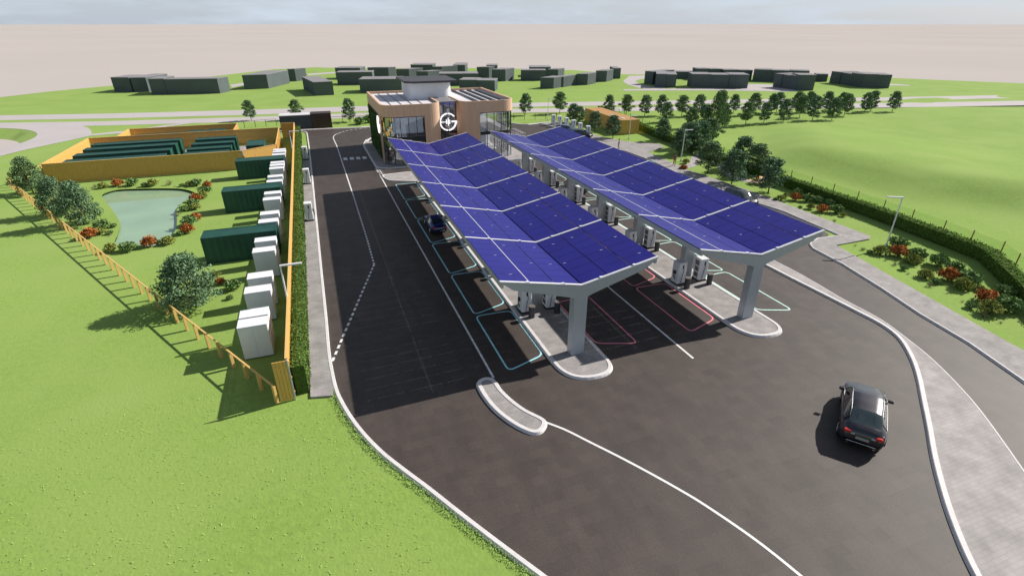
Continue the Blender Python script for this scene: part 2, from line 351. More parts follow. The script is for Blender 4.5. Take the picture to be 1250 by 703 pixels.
Vr=[];Ed=[];V=Vr; loop(ring+[gp(-300,200)]); loop(circp)
cd=geometry.delaunay_2d_cdt(Vr,Ed,[],0,1e-4); vs=[bm.verts.new((v.x,v.y,.035)) for v in cd[0]]; RG=ring+[gp(-300,200)]
for f in cd[2]:
    c=(sum(cd[0][i].x for i in f)/3,sum(cd[0][i].y for i in f)/3)
    if inside(c,RG) and not inside(c,circp): bm.faces.new([vs[i] for i in f])
bmesh.ops.delete(bm,geom=[v for v in bm.verts if not v.link_faces],context='VERTS')
struct('roundabout_road',bm,'road')
road([(761,99),(768,93),(800,92.5),(800,96),(782,97),(775,99.5),(785,104.5),(812,107.5)],[(761,100.5),(766,103.5),(775,106.5),(786,108.8),(812,109)],.03)
road([(761,109.4),(860,108.2),(960,110.3)],[(761,111.2),(860,110.8),(960,112)],.04)
road([(905,103),(940,103.5),(960,107),(975,112)],[(905,110),(925,111),(940,112),(955,112.5)],.05)
road([(1085,102.5),(1110,104.2)],[(1085,104.6),(1112,105.2)],.03)
road([(281,104),(300,101),(320,99)],[(283,107.2),(300,104),(322,100.3)],.03); road([(375,90.5),(412,88)],[(376,92.5),(412,89.8)],.03)
# ------------------------------------------------------------------ forecourt asphalt, pavements, kerbs
KL=[(-1.55,100.5),(-1.5,90.3),(-1.5,60),(-1.5,45),(-1.48,36)]+G((399.2,430),(402.5,452),(407.5,475),(414,491),(426,511.5),(442,532.5),(464.5,555.5),(490,576),(520.5,599),(555.5,627),(600.5,662),(655,703),(720,752),(800,812),(900,890))
KLs=[KL[0],KL[1],KL[2],KL[3]]+cat(KL[4:],5)
top_left=G((374,163.5),(371,161.4),(366,160.6),(355,161.2),(342,161.9))
farE=G((342,160.6),(404,157.6),(440,156.2),(460,154.5),(560,150.5),(625,151),(633,152.2),(645,152.6),(668,150.2),(690,150))
asp=farE+[gp(*q) for q in ((706,165),(745,180.6),(764,184),(800,193),(866,226),(960,256),(1012,286),(1005,297),(1018,312),(1078,345),(1124,375),(1184,408),(1260,458),(1420,575))]+[(70,-30),(30,-40)]+KLs[::-1]+top_left
bm=NB(); prism(bm,asp,None,.012); struct('asphalt',bm,'asphalt')
kerb([gp(366,160.8),gp(371,161.4),gp(374,163.0)]+KLs,side=1,w=.22,name='kerb_left')
kerb(farE,side=1,w=.3,name='kerb_far')
# left paver strip beside the hedge
bm=NB(); prism(bm,[(-2.62,27.0),(-1.40,26.7)]+[p for p in KLs[::-1] if 27.2<p[1]<93]+[(-1.5,93.5),(-2.62,93.5)],0,.125); struct('pavement_left',bm,'paver')
# right separator island
SL=[(36.2,66),(36.2,45)]+G((950,333),(1000,358.5),(1044,381))+G((1075,397.5),(1096,414),(1110,437),(1118,460),(1124,490),(1130,520),(1137,560),(1150,610),(1168,660),(1188,703),(1215,750),(1260,810))
SR=[(37.6,66),(37.6,45)]+G((950,322),(990,343.5),(1028,366))+G((1075,391.5),(1113,419.5),(1140,442),(1170,472),(1200,507),(1250,577),(1310,665),(1380,780))
SLs=cat(SL,5); SRs=cat(SR,5)
bm=NB(); prism(bm,SLs+SRs[::-1],0,.13); struct('separator_island',bm,'paver2')
kerb(SLs,w=.26,h=.15,side=1,name='kerb_separator'); kerb(SRs,w=.12,h=.14,side=-1,name='kerb_separator')
# right pavement with plaza
pav=G((655,150.5),(667,153),(706,166.5),(743.5,179.5),(748,183),(763,185),(795,196.7),(860,228.5),(955,258.5),(1025,288.5),(997,292),(989,296),(988,299.5),(992,304.5),(1028,323.6),(1075,353),(1122,384.6),(1181.5,420),(1250,468),(1400,580),
 (1420,520),(1231,420),(1020,300.5),(1061,293),(1062,289.5),(997,265),(935,241),(874,220),(841,209),(817.4,198.2),(791,187),(797,184.5),(810.5,180.7),(805,176.7),(766,174),(735,168),(720,163.5),(700,156),(682,151),(670,150))
bm=NB(); prism(bm,pav,0,.13); struct('pavement_right',bm,'paver')
kerb(pav[:20],w=.14,h=.145,side=1,name='kerb_right')
# picnic path
pth=cat(G((831,204),(841,203),(848,199),(850,193),(857,189),(868,190),(878,199),(886,208),(900,218),(915,221),(930,223)),5)
bm=NB(); stripe(bm,pth,1.6,.02); struct('picnic_path',bm,'paver2')
# building plinth pavement
bp=G((500,204.6),(477.4,206.4),(462,206),(458,203.5),(445.0,181),(443.2,176.5),(446,172),(453,169.2))+[(8.5,101),(31,101),(33,98),(33,82),(32,78.5)]
bm=NB(); prism(bm,bp,0,.13); struct('building_pavement',bm,'paver'); kerb(bp,closed=True,w=.22,h=.15,side=-1,name='kerb_building')
# charging islands
def island(name,xl,xr,y0,y1,r=2.2,mt='paver'):
    o=rounded([(xl,y0+.3),(xr,y0),(xr,y1),(xl,y1)],[r,r*.8,.6,.6],8)
    bm=NB(); prism(bm,o,0,.13); struct(name,bm,mt); kerb(o,closed=True,w=.25,h=.16,side=1,name='kerb_island')
island('charging_island',12.0,15.55,22.9,71.2); island('charging_island',25.85,29.25,23.0,74)
isl=rounded(G((499,210.6),(468,214.2),(465.8,216.5),(474.8,221.4),(507,222.5))+[(15.5,71.4),(15.5,78)],[0,.3,1.2,.6,0,0,0],5)
bm=NB(); prism(bm,isl,0,.126); struct('end_island',bm,'paver2'); kerb(isl[:-2],w=.2,h=.15,side=1 ,name='kerb_end_island')
sm=cat(G((590,463.2),(582.5,468.5),(585.5,478),(592.5,489),(602.5,501),(616.5,513),(632,523),(648,530),(659,529.5),(665,523.5),(666.5,516.5),(661,511),(642,501.5),(625.5,489.5),(612.5,477),(606,467.5),(600,463)),4,True)
bm=NB(); prism(bm,sm,0,.13); struct('small_island',bm,'paver'); kerb(sm,closed=True,w=.25,h=.16,side=1,name='kerb_small_island')
# ------------------------------------------------------------------ painted markings
bm=NB()
stripe(bm,[(7.78,82)]+[(7.8,60),(7.9,40),(7.98,27.3),gp(602.5,461)],.14)
stripe(bm,cat(G((664,514.5),(690,524.5),(720,539.5),(755,557),(790,575.5),(825,595),(860,616),(920,657),(978,703),(1040,757)),4),.13)
stripe(bm,[(20.85,22.8),(20.6,72)],.15)
c=cat(G((411,178),(408,171.5),(407,167.8),(409,165),(415,162.3)),5); stripe(bm,G((431,238),(418,199),(411,178)),.15); dashes(bm,G((456.7,323),(447.5,290),(431,238)),.16,.42,.3); stripe(bm,c,.15)
dashes(bm,cat(G((415,162.3),(424,159.6),(440,157.4),(458,155.8)),4),.18,.6,.45)
dashes(bm,G((456.7,323),(404.5,444)),.17,.42,.32)
for x,y in ((421.6,194.2),(429.5,193.7),(437.3,193.3),(445,192.8)):
    X,Y=gp(x,y); stripe(bm,[(X,Y-.9),(X,Y+.9)],.62)
for i in range(6): # ladder marking beside the end island
    a=gp(458.2+i*1.55,206.5+i*2.0); stripe(bm,[(a[0],a[1]),(a[0]+.75,a[1]+.15)],.1)
stripe(bm,G((458.2,206),(467,217.6)),.1); stripe(bm,G((462,206.2),(468,214.5)),.1)
for k in range(5):
    X=32.5+k*0; Y=118-k*4.4; stripe(bm,[(X,Y),(X+5,Y-.6)],.12)
for Y in (31,39,47,55,63,71): stripe(bm,[(42.9,Y),(45,Y)],.1)
struct('lane_markings',bm,'white')
def bays(xo,xi,mt,n=6,name='bay_markings'):
    bm=NB(); s=1 if xi>xo else -1
    for k in range(n):
        y=25.6+k*7.6
        o=rounded([(xo,y),(xi,y+.95),(xi,y+7.25),(xo,y+7.35)],.5,4)
        stripe(bm,o,.12,.017,True)
    return struct(name,bm,mt)
bays(9.1,11.85,'cyan'); bays(18.45,15.75,'red'); bays(22.75,25.6,'red'); bays(32.0,29.5,'mint')
# ------------------------------------------------------------------ solar canopies
ZV,ZE,HW,Y0,PT=5.1,6.2,5.2,25.65,7.47
def canopy(cx,label,y0):
    t=thing('solar_canopy',(cx,y0,0),0,label,'solar canopy','V-roofed solar canopies')
    sl=(ZE-ZV)/HW
    for k in range(7):
        y=k*PT; n=0 if k==0 else -.22
        bm=NB(); box(bm,-.47,y+n,.13,.45,y+n+.6,ZV-.25); obj('column',bm,'steel',t)
        bm=NB(); P=[(-HW-.05,ZE),(-HW+.75,ZE-.6),(-.75,ZV-.62),(-.47,ZV-.75),(.45,ZV-.75),(.75,ZV-.62),(HW-.75,ZE-.6),(HW+.05,ZE),(0,ZV)]
        f=[bm.verts.new((p[0],y+n-.02,p[1]-.02)) for p in P]; b=[bm.verts.new((p[0],y+n+.4,p[1]-.02)) for p in P]
        for A in (f,b):
            for ids in ((0,1,2,8),(2,3,8),(3,4,8),(4,5,8),(5,6,7,8)): bm.faces.new([A[i] for i in ids])
        for i in range(9): j=(i+1)%9; bm.faces.new((f[i],f[j],b[j],b[i]))
        obj('cross_beam',bm,'steel',t)
        bm=NB(); w=.16
        yy=y if k in (0,) else y
        y1=y+n-.05 if k==0 else y-w/2-.02; 
        for s in (-1,1):
            q=[(0,ZV+.03),(s*(HW+.1),ZE+.03),(s*(HW+.1),ZE+.12),(0,ZV+.12)]
            a=[bm.verts.new((p[0],y1,p[1])) for p in q]; b=[bm.verts.new((p[0],y1+w,p[1])) for p in q]
            for i in range(4): j=(i+1)%4; bm.faces.new((a[i],a[j],b[j],b[i]))
            bm.faces.new(a); bm.faces.new(b)
        for s in (-1,1):
            for d in (1.3,3.6): x=s*d; z=ZV+d*sl+.12; box(bm,x-.1,y1-.01,z-.02,x+.1,y1+w+.01,z+.03)
        obj('joint_cap',bm,'cap',t)
    L=6*PT
    for s in (-1,1):
        bm=NB(); box(bm,min(s*(HW-.12),s*(HW+.03)),.0,ZE-.36,max(s*(HW-.12),s*(HW+.03)),L,ZE+.0); obj('edge_beam',bm,'steel',t)
        bm=NB()
        for d in (1.3,3.1): x=s*d; z=ZV+d*sl-.09; box(bm,x-.06,.4,z-.1,x+.06,L-.1,z)
        obj('purlin',bm,'darkmetal',t)
    bm=NB(); box(bm,-.16,.4,ZV-.1,.16,L-.1,ZV+.02); obj('valley_gutter',bm,'black',t)
    cols=[(.05,1.765),(1.822,3.41),(3.482,5.25)]
    for k in range(6):
        for s in (-1,1):
            bm=NB(); n=7; y=k*PT+.14; st=(PT-.28)/n
            for (a,b) in cols:
                for i in range(n):
                    ya=y+i*st+.01; yb=y+(i+1)*st-.01
                    top=[(s*a,ZV+a*sl+.07),(s*b,ZV+b*sl+.07)]
                    c=[bm.verts.new((px,py,pz+dz)) for dz in (0,-.04) for (px,pz) in top for py in (ya,yb)]
                    q=((0,1,3,2),(4,6,7,5),(0,4,5,1),(2,3,7,6),(0,2,6,4),(1,5,7,3))
                    for qi,ids in enumerate(q): bm.faces.new([c[j] for j in ids]).material_index=0 if qi==0 else 1
                    # small pale dashes along the module seams
                    if i and (i*7+k*3+int(a*5))%3==0:
                        d=a+.25+R.random()*(b-a-.5); z=ZV+d*sl+.075; box(bm,s*d-.15,ya-.025,z-.01,s*d+.15,ya+.0,z+.006,mi=2)
            obj('solar_array',bm,['solar','pvframe','cap'],t)
    bm=NB()  # bright service rail between the outer and middle panel columns
    for s,d in ((-1,3.445),): z=ZV+d*sl+.05; box(bm,s*d-.022,.15,z,s*d+.022,L-.1,z+.04)
    obj('service_rail',bm,'cap',t)
    return t
canopy(13.9,'V-shaped blue solar roof on grey posts over the left charging island',Y0)
canopy(27.75,'V-shaped blue solar roof on grey posts over the right charging island',Y0)
# ------------------------------------------------------------------ chargers and bins
def charger(side):
    t=thing('ev_charger',(0,0,0),0,'','charger','white electric car chargers')
    bm=NB(); box(bm,-.40,-.42,.12,.40,.42,2.0,.07,seg=3); obj('body',bm,'wpanel',t,True)
    for p in t.children: 
        for f in p.data.polygons: f.use_smooth=False
    bm=NB(); box(bm,-.43,-.44,0,.43,.44,.13,.02); obj('plinth',bm,'dark',t)
    for k in range(3):
        z=.35+k*.52; bm=NB(); x=-side*.405
        for j in range(5): box(bm,min(x,x-side*.012),-.25,z+j*.08,max(x,x-side*.012),.25,z+.055+j*.08)
        obj('vent',bm,'dark',t)
    bm=NB(); box(bm,.02*side-.04,-.432,1.45,.02*side+.10,-.418,1.78); obj('screen',bm,'dark',t)
    bm=NB(); tube(bm,[(.05,-.45,1.5),(.07,-.47,1.2),(-.04,-.49,.95),(-.06,-.48,.6),(-.1,-.46,.25)],.022); obj('cable',bm,'dark',t)
    bm=NB(); x=side*.4; box(bm,min(x,x+side*.13),-.12,.95,max(x,x+side*.13),.12,1.25,.03); tube(bm,[(x+side*.12,0,1.15),(x+side*.2,-.1,.8),(x+side*.1,-.2,.5),(x+side*.14,-.05,.9)],.025); obj('socket_holster',bm,'dark',t)
    return t
cL=charger(-1); cR=charger(1)
usedc=set()
def putc(src,x,y,rz,label,z=.13,group=None):
    if src not in usedc: usedc.add(src); o=src; o.location=(x,y,z); o.rotation_euler=(0,0,rz); o['label']=label
    else: o=copytree(src,(x,y,z),rz,label)
    if group: o['group']=group
    return o
def bollard(): 
    t=thing('waste_bin',(0,0,0),0,'','bin','dark cylindrical bins')
    bm=NB(); cyl(bm,(0,0,.0),(0,0,.88),.23,.23,20); obj('bin_body',bm,'darkmetal',t,False)
    bm=NB(); cyl(bm,(0,0,.885),(0,0,.94),.25,.24,20); obj('lid',bm,mat('bin_lid',(.16,.14,.13),.5,noise=(8,.1)),t)
    return t
bo=bollard()
for ii,(xa,xb,nm) in enumerate(((12.75,14.75,'left'),(26.45,28.6,'right'))):
    for k in range(6):
        y=32.15+k*7.6+(.1 if ii else 0)
        o=ORD[k]
        putc(cL,xa,y+.1,.06,f'white charger facing left on the {nm} island, {o} from the near end')
        putc(cR,xb,y+.1,-.05,f'white charger facing right on the {nm} island, {o} from the near end')
        for x,sd in ((xa+.15,'left'),(xb+.2,'right')):
            lb=f'dark bin at the {o} charger pair from the near end, {sd} side, {nm} island'
            if 'x' not in usedc: usedc.add('x'); bo.location=(x,y-.95,.13); bo['label']=lb
            else: copytree(bo,(x,y-.95,.13),0,lb)
for k,(x,y) in enumerate(((-2.0,59.4),(-2.0,75.1),(-2.05,90.1))):
    putc(cR,x,y,0,f'white charger on the narrow left pavement by the hedge, {["nearest","middle","farthest"][k]} of three',.13,'chargers beside the left hedge')
for k,(x,y) in enumerate(((675.4,153),(683,154.6),(691.3,156.8),(699.8,160),(707.7,163.6),(717.2,167.9))):
    X,Y=gp(x,y); putc(cR,X,Y,-.3,f'white charger in the row at the far right parking, {ORD[k]} from the left',.13,'chargers at the far parking bays')
# ------------------------------------------------------------------ charging building
def rframe(p0,p1): pass
BX0,BX1,BY0,BY1=9.4,30.1,80.8,99.2
b=thing('charging_hub_building',(0,0,0),0,'two-storey building with rounded timber-clad front and round white emblem beyond the canopies','building')
def plan(x0,x1,y0,y1,rl,rr,rb=.4,n=10): return rounded([(x0,y0),(x1,y0),(x1,y1),(x0,y1)],[rl,rr,rb,rb],n)
LB=plan(BX0,18.3,BY0,BY1,1.7,1.7); RB=plan(21.3,BX1,BY0+.1,BY1,1.9,2.2)
def wallseg(bm,path,z0,z1,th=.25):
    sweep(bm,path,[(0,z0),(0,z1),(th,z1),(th,z0),(0,z0)]); return bm
def front(poly): return poly
def pathseg(x0,x1,y0,rl,rr,y1): # open U path: back-left -> front -> back-right
    return [(x0,y1)]+rounded([(x0,y1),(x0,y0),(x1,y0),(x1,y1)],[0,rl,rr,0],10)[1:-1]+[(x1,y1)]
UL=pathseg(BX0,18.3,BY0,2.2,2.2,BY1); UR=pathseg(21.3,BX1,BY0+.1,2.4,2.4,BY1)
bm=NB(); wallseg(bm,UL,7.15,8.85,.3); wallseg(bm,UR,7.15,8.85,.3); box(bm,9.4,BY1,0,30.1,BY1+.25,8.83); obj('parapet_cladding',bm,'clad',b)
# vertical cladding panels where there is no glass
def sub(path,f): return [p for p in path if f(p)]
bm=NB(); q=[(15.6,BY0),(16.1,BY0)]+[p for p in UL if p[0]>=16.15 and p[1]<88]+[(18.3,88)]; wallseg(bm,q,.13,7.145,.3)
q=[(21.3,88)]+[p for p in UR if p[0]<=23.6 and p[1]<88]+[(23.7,BY0+.1),(24.2,BY0+.1)]; wallseg(bm,q,.13,7.145,.3)
obj('corner_cladding',bm,'clad',b)
# left side: living wall panel, fins
bm=NB(); box(bm,BX0+.02,85.6,.13,BX0+.3,BY1,7.14); obj('side_wall',bm,'black',b)
def leafmesh(name,pts,nrm,size,m,parent=None,seed=1,jit=.9,aspect=.55):
    rg=np.random.RandomState(seed); n=len(pts); P=np.array(pts,dtype=float)
    a=rg.normal(size=(n,3)); 
    if nrm is not None: a=a*jit+np.array(nrm)*1.0
    a/=np.linalg.norm(a,axis=1)[:,None]; t=rg.normal(size=(n,3)); u=np.cross(a,t); u/=np.linalg.norm(u,axis=1)[:,None]; v=np.cross(a,u)
    s=size*(.6+.8*rg.rand(n))[:,None]; u=u*s; v=v*s*aspect
    Q=np.stack([P-u,P-v*.9,P+u,P+v*.9],1).reshape(-1,3)
    me=bpy.data.meshes.new(name); me.vertices.add(4*n); me.vertices.foreach_set('co',Q.ravel().astype('f')); me.loops.add(4*n); me.loops.foreach_set('vertex_index',np.arange(4*n,dtype='i'))
    me.polygons.add(n); me.polygons.foreach_set('loop_start',np.arange(0,4*n,4,dtype='i')); me.polygons.foreach_set('loop_total',np.full(n,4,dtype='i')); me.update()
    me.materials.append(M[m]); return link(name,me,parent) if parent!='mesh' else me
rg=np.random.RandomState(3)
pp=[];
for i in range(9000):
    y=86.2+rg.rand()*12.6; z=.3+rg.rand()*6.6
    if z>3.6+ (y-90)*.25 or True: pp.append((BX0-.03-rg.rand()*.08,y,z))
leafmesh('living_wall',pp,np.tile([-1,0,0],(len(pp),1)),.13,'moss',b,4)
# glazing (upper and lower storeys), mullions, slab, roofs
gl=[(BX0+.12,85.4)]+[(p[0]+(.12 if p[0]<12 else 0),p[1]+.12) for p in UL if p[1]<84 and p[0]<15.6]+[(15.6,BY0+.12)]
gr=[(24.2,BY0+.22)]+[(p[0]-(.12 if p[0]>28 else 0),p[1]+.12) for p in UR if p[1]<84 and p[0]>24.3]+[(BX1-.12,90)]
for q,nm in ((gl,'l'),(gr,'r')):
    for z0,z1 in ((.2,3.85),(4.25,7.13)):
        bm=NB(); sweep(bm,q,[(0,z0),(0,z1)]); obj('window',bm,'glass',b)
    bm=NB()
    L=[0]
    for a,c in zip(q[:-1],q[1:]): L.append(L[-1]+math.dist(a,c))
    n=int(L[-1]/1.15)
    for k in range(n+1):
        s=L[-1]*k/n; i=max(j for j in range(len(L)) if L[j]<=s+1e-6); i=min(i,len(q)-2); t=(s-L[i])/max(1e-6,L[i+1]-L[i]); x=q[i][0]+(q[i+1][0]-q[i][0])*t; y=q[i][1]+(q[i+1][1]-q[i][1])*t
        box(bm,x-.04,y-.05,.2,x+.04,y+.05,7.13)
    sweep(bm,q,[(-.03,3.8),(-.03,4.25),(.1,4.25),(.1,3.8),(-.03,3.8)])
    sweep(bm,q,[(-.03,7.05),(-.03,7.14),(.1,7.14),(.1,7.05),(-.03,7.05)])
    obj('mullions',bm,'black',b)
bm=NB(); prism(bm,[(9.7,98.9),(9.7,83),(11.5,81.2),(16.5,81.2),(18,83),(18,85),(21.5,85),(21.6,83),(23.2,81.3),(28,81.3),(29.8,83),(29.8,98.9)],3.85,4.2); obj('upper_floor',bm,'floor',b)
bm=NB(); prism(bm,[(9.7,98.9),(9.7,83),(11.5,81.2),(16.5,81.2),(18,83),(18,85),(21.5,85),(21.6,83),(23.2,81.3),(28,81.3),(29.8,83),(29.8,98.9)],.13,.19); obj('ground_floor',bm,'floor',b)
bm=NB();  box(bm,24.5,97,4.21,29.5,97.2,7.1); box(bm,12.5,90,.2,28,90.3,3.84); box(bm,18.3,84.9,.2,18.5,92,7.1); obj('inner_walls',bm,'rendr',b)
bm=NB(); box(bm,10.9,81.9,4.6,15.5,81.95,7.0); obj('glowing_blind',bm,mat('blind_glow',(.75,.78,.85),.8,noise=(1,.05),emit=(.8,.88,1,.16)),b)  # pale blind with a faint glow added to brighten the dark glazing
bm=NB()
for k in range(5): box(bm,BX0+.02,83.0+k*.52,.2,BX0+.22,83.2+k*.52,7.14)
obj('timber_fin',bm,'clad',b)
bm=NB(); box(bm,25.4,96.6,4.6,29.4,96.9,7.0); obj('inner_green_wall',bm,'moss',b)
for p in (offset(LB,.28,True),offset(RB,.28,True)):
    bm=NB(); prism(bm,p,8.3,8.5); obj('roof',bm,'roofw',b)
bm=NB(); box(bm,18.25,84.6,8.15,21.35,BY1,8.42); obj('link_roof',bm,'roofw',b)
bm=NB(); box(bm,17.9,83.0,8.62,21.6,88.6,8.74); obj('canopy_slab',bm,mat('slate_slab',(.22,.21,.22),.5,noise=(2,.1)),b)
bm=NB(); sweep(bm,[(18.3,84.2),(21.3,84.2)],[(0,4.25),(0,8.6)]); sweep(bm,[(18.3,84.2),(21.3,84.2)],[(0,.2),(0,3.8)]); obj('window',bm,'glass',b)
bm=NB()
for x in (18.35,19.3,20.3,21.2): box(bm,x-.03,84.14,.2,x+.03,84.26,8.6)
for z in (3.9,6.2): box(bm,18.3,84.12,z,21.3,84.28,z+(.3 if z<4 else .06))
obj('mullions',bm,'black',b)
bm=NB()
for i in range(4):
    x=11.2+i*1.55; box(bm,x,82.3,8.5,x+.08,98.6,8.56)
obj('roof_seams',bm,'darkmetal',b)
for i in range(4):
    x=24.2+i*1.42; bm=NB(); box(bm,x,82.6,8.5,x+.34,98.3,8.72); obj('roof_vent_strip',bm,'black',b)
up=rounded([(14.9,88.6),(21.9,88.6),(22.2,96.5),(15.2,96.5)],[1.0,1.6,.4,.4],8)
bm=NB(); prism(bm,up,8.45,11.0); obj('rooftop_drum',bm,'rendr',b)
bm=NB(); prism(bm,[(15.4,87.7),(22.6,87.7),(22.9,97.2),(14.3,97.2),(14.3,88.9)],11.0,11.3); obj('rooftop_roof',bm,mat('dark_roof',(.06,.055,.065),.6,noise=(1,.1)),b)
bm=NB(); cyl(bm,(13.5,84,8.45),(13.5,84,8.6),.3); 
bm.free()
# emblem: broken ring with arm and plug bars
def emblem(parent,org,ux,rad,w=.2):
    bm=NB(); o=Vector(org); U=Vector(ux); W=Vector((0,0,1)); Nn=U.cross(W)
    def slab(poly):
        a=[bm.verts.new(o+U*p[0]+W*p[1]+Nn*.06) for p in poly]; c=[bm.verts.new(o+U*p[0]+W*p[1]-Nn*.06) for p in poly]; n=len(poly)
        bm.faces.new(a); bm.faces.new(c[::-1])
        for i in range(n): j=(i+1)%n; bm.faces.new((a[i],c[i],c[j],a[j]))
    def arc(a0,a1,r0,r1):
        n=max(2,int(abs(a1-a0)/8))
        for i in range(n):
            t0=math.radians(a0+(a1-a0)*i/n); t1=math.radians(a0+(a1-a0)*(i+1)/n)
            slab([(r0*math.cos(t0),r0*math.sin(t0)),(r1*math.cos(t0),r1*math.sin(t0)),(r1*math.cos(t1),r1*math.sin(t1)),(r0*math.cos(t1),r0*math.sin(t1))])
    r=rad; w=w*.8; arc(94,266,r-w,r); arc(274,360,r-w,r); arc(38,86,r-w,r)
    slab([(r*.42,-.08),(r,-.08),(r,.12),(r*.42,.12)]); slab([(-r,-.03),(-r*.21,-.03),(-r*.21,.04),(-r,.04)])
    slab([(r*.0,-r*.42),(r*.07,-r*.42),(r*.07,r*.45),(r*.0,r*.45)]); slab([(-r*.2,-r*.24),(-r*.13,-r*.24),(-r*.13,r*.26),(-r*.2,r*.26)]); slab([(r*.17,-r*.24),(r*.23,-r*.24),(r*.23,r*.22),(r*.17,r*.22)])
    return obj('emblem',bm,'sign',parent)
emblem(b,(19.9,84.02,5.55),(1,0,0),1.35,.22)
emblem(b,(BX0-.14,85.2,5.6),(0,-1,0),1.3,.22)
# white cycle hoops right of the building
t0=None
for k in range(5):
    X,Y=gp(627+k*2.7,164+k*1.35)
    if k==0:
        t0=thing('cycle_stand',(X,Y,0),0,'','cycle stand','white hoops beside the building'); bm=NB(); tube(bm,[(-.5,0,0),(-.5,0,.95),(-.4,0,1.05),(.4,0,1.05),(.5,0,.95),(.5,0,0)],.05); tube(bm,[(-.5,0,.5),(.5,0,.5)],.04); obj('hoop',bm,'cap',t0); o=t0
    else: o=copytree(t0,(X,Y,0))
    o['label']=f'white steel hoop right of the building, {ORD[k]} from the left'
# ------------------------------------------------------------------ lamps
def lamp(x,y,h,ang,label,first=[None]):
    if first[0] is None:
        t=thing('street_lamp',(0,0,0),0,'','street lamp','pale grey lamp posts')
        bm=NB(); cyl(bm,(0,0,0),(0,0,5),.075,.05,10); obj('pole',bm,'cap',t)
        bm=NB(); cyl(bm,(0,0,0),(0,0,.35),.13,.12,10); obj('base',bm,'steel',t)
        bm=NB(); box(bm,-.05,-.09,4.95,1.35,.09,5.06,.02); obj('lamp_head',bm,'cap',t); first[0]=t; o=t; o.location=(x,y,0)
    else: o=copytree(first[0],(x,y,0))
    o.rotation_euler=(0,0,ang); o.scale=(1,1,h/5); o['label']=label; return o
X,Y=gp(1081,302); lamp(X,Y,5.0,PI-.45,'lamp post on the grass beside the lower right shrub bed')
X,Y=gp(831,197.5); lamp(X,Y,4.8,-.1,'lamp post among the trees beside the person in red on the pavement')
X,Y=gp(767.5,170.5); lamp(X,Y,4.2,-.1,'lamp post in front of the yellow timber enclosure')
X,Y=gp(668.6,147.5); lamp(X,Y,4.6,-.1,'lamp post farthest away, beside the left end of the far charger row')
X,Y=gp(342,324.5,5.0); lamp(X,Y,5.0,0,'lamp post behind the yellow fence between the near white cabinets')
X,Y=gp(353,160.8,5.0); lamp(X,Y,5.0,0,'lamp post behind the yellow fence at its far end')
# ------------------------------------------------------------------ timber fences
def board_fence(a,b,h,label,name='timber_fence',th=.06,mt='wood',pitch=.145):
    a=Vector(a);b=Vector(b); L=(b-a).length; ang=math.atan2(b.y-a.y,b.x-a.x)
    t=thing(name,(a.x,a.y,0),ang,label,'fence','yellow timber screens')
    n=int(L/pitch); bm=NB()
    for i in range(n):
        x=i*L/n; dz=(i%2)*.004; box(bm,x+.006,-th/2+(i%2)*.012,.03,x+L/n-.006,th/2+(i%2)*.012,h-dz)
    for z in (.35,h*.5,h-.3): box(bm,.02,th/2+.015,z,L-.02,th/2+.07,z+.09)
    obj('boards',bm,mt,t)
    bm=NB(); box(bm,0,-.07,h+.002,L,.09,h+.05); obj('capping_rail',bm,'woodtop',t)
    return t
fh=2.7
cmp=[(-35.0,71.5*1.219),(-35.0,105.7),(-6.0,105.7),(-6.0,90.0),(-10.4,86.9)]
FX0=-34.9; YF=87.0
board_fence((FX0,YF),(-10.5,YF),fh,'long front screen of the container compound, facing the pond')
board_fence((FX0,105.7),(FX0,YF+.1),fh,'left side screen of the container compound')
board_fence((-6.0,105.8),(FX0+.1,105.8),fh,'back screen of the container compound, behind the long container rows')
board_fence((-10.4,YF),(-6.05,90.2),fh,'short slanting screen at the front right of the container compound')
board_fence((-6.0,90.3),(-6.0,105.7),fh,'right side screen of the container compound')
board_fence((-30.9,113.0),(-30.9,106.0),fh,'left side screen of the smaller rear compound')
board_fence((-13.5,113.1),(-30.8,113.1),fh,'back screen of the smaller rear compound, farthest from the road')
board_fence((-13.4,106.0),(-13.4,113.0),fh,'right side screen of the smaller rear compound')
board_fence((-5.9,110.4),(-3.6,110.4),fh,'narrow end screen closing the strip behind the hedge')
board_fence((-3.5,110.3),(-3.5,27.4),fh,'very long timber screen running beside the left hedge')
# near slatted gate
t=thing('slatted_gate',(-4.25,27.2,0),0,'yellow slatted timber gate at the near end of the hedge','gate')
bm=NB()
for k in range(4): x=.0+k*.185; box(bm,x+.008,-.03,.05,x+.177,.03,2.72)
obj('slats',bm,'wood',t); bm=NB(); box(bm,.76,-.05,0,.84,.05,2.75); obj('post',bm,'steel',t)
bm=NB(); box(bm,0,.04,.5,.75,.09,.62); box(bm,0,.04,2.1,.75,.09,2.22); obj('rails',bm,'woodtop',t)
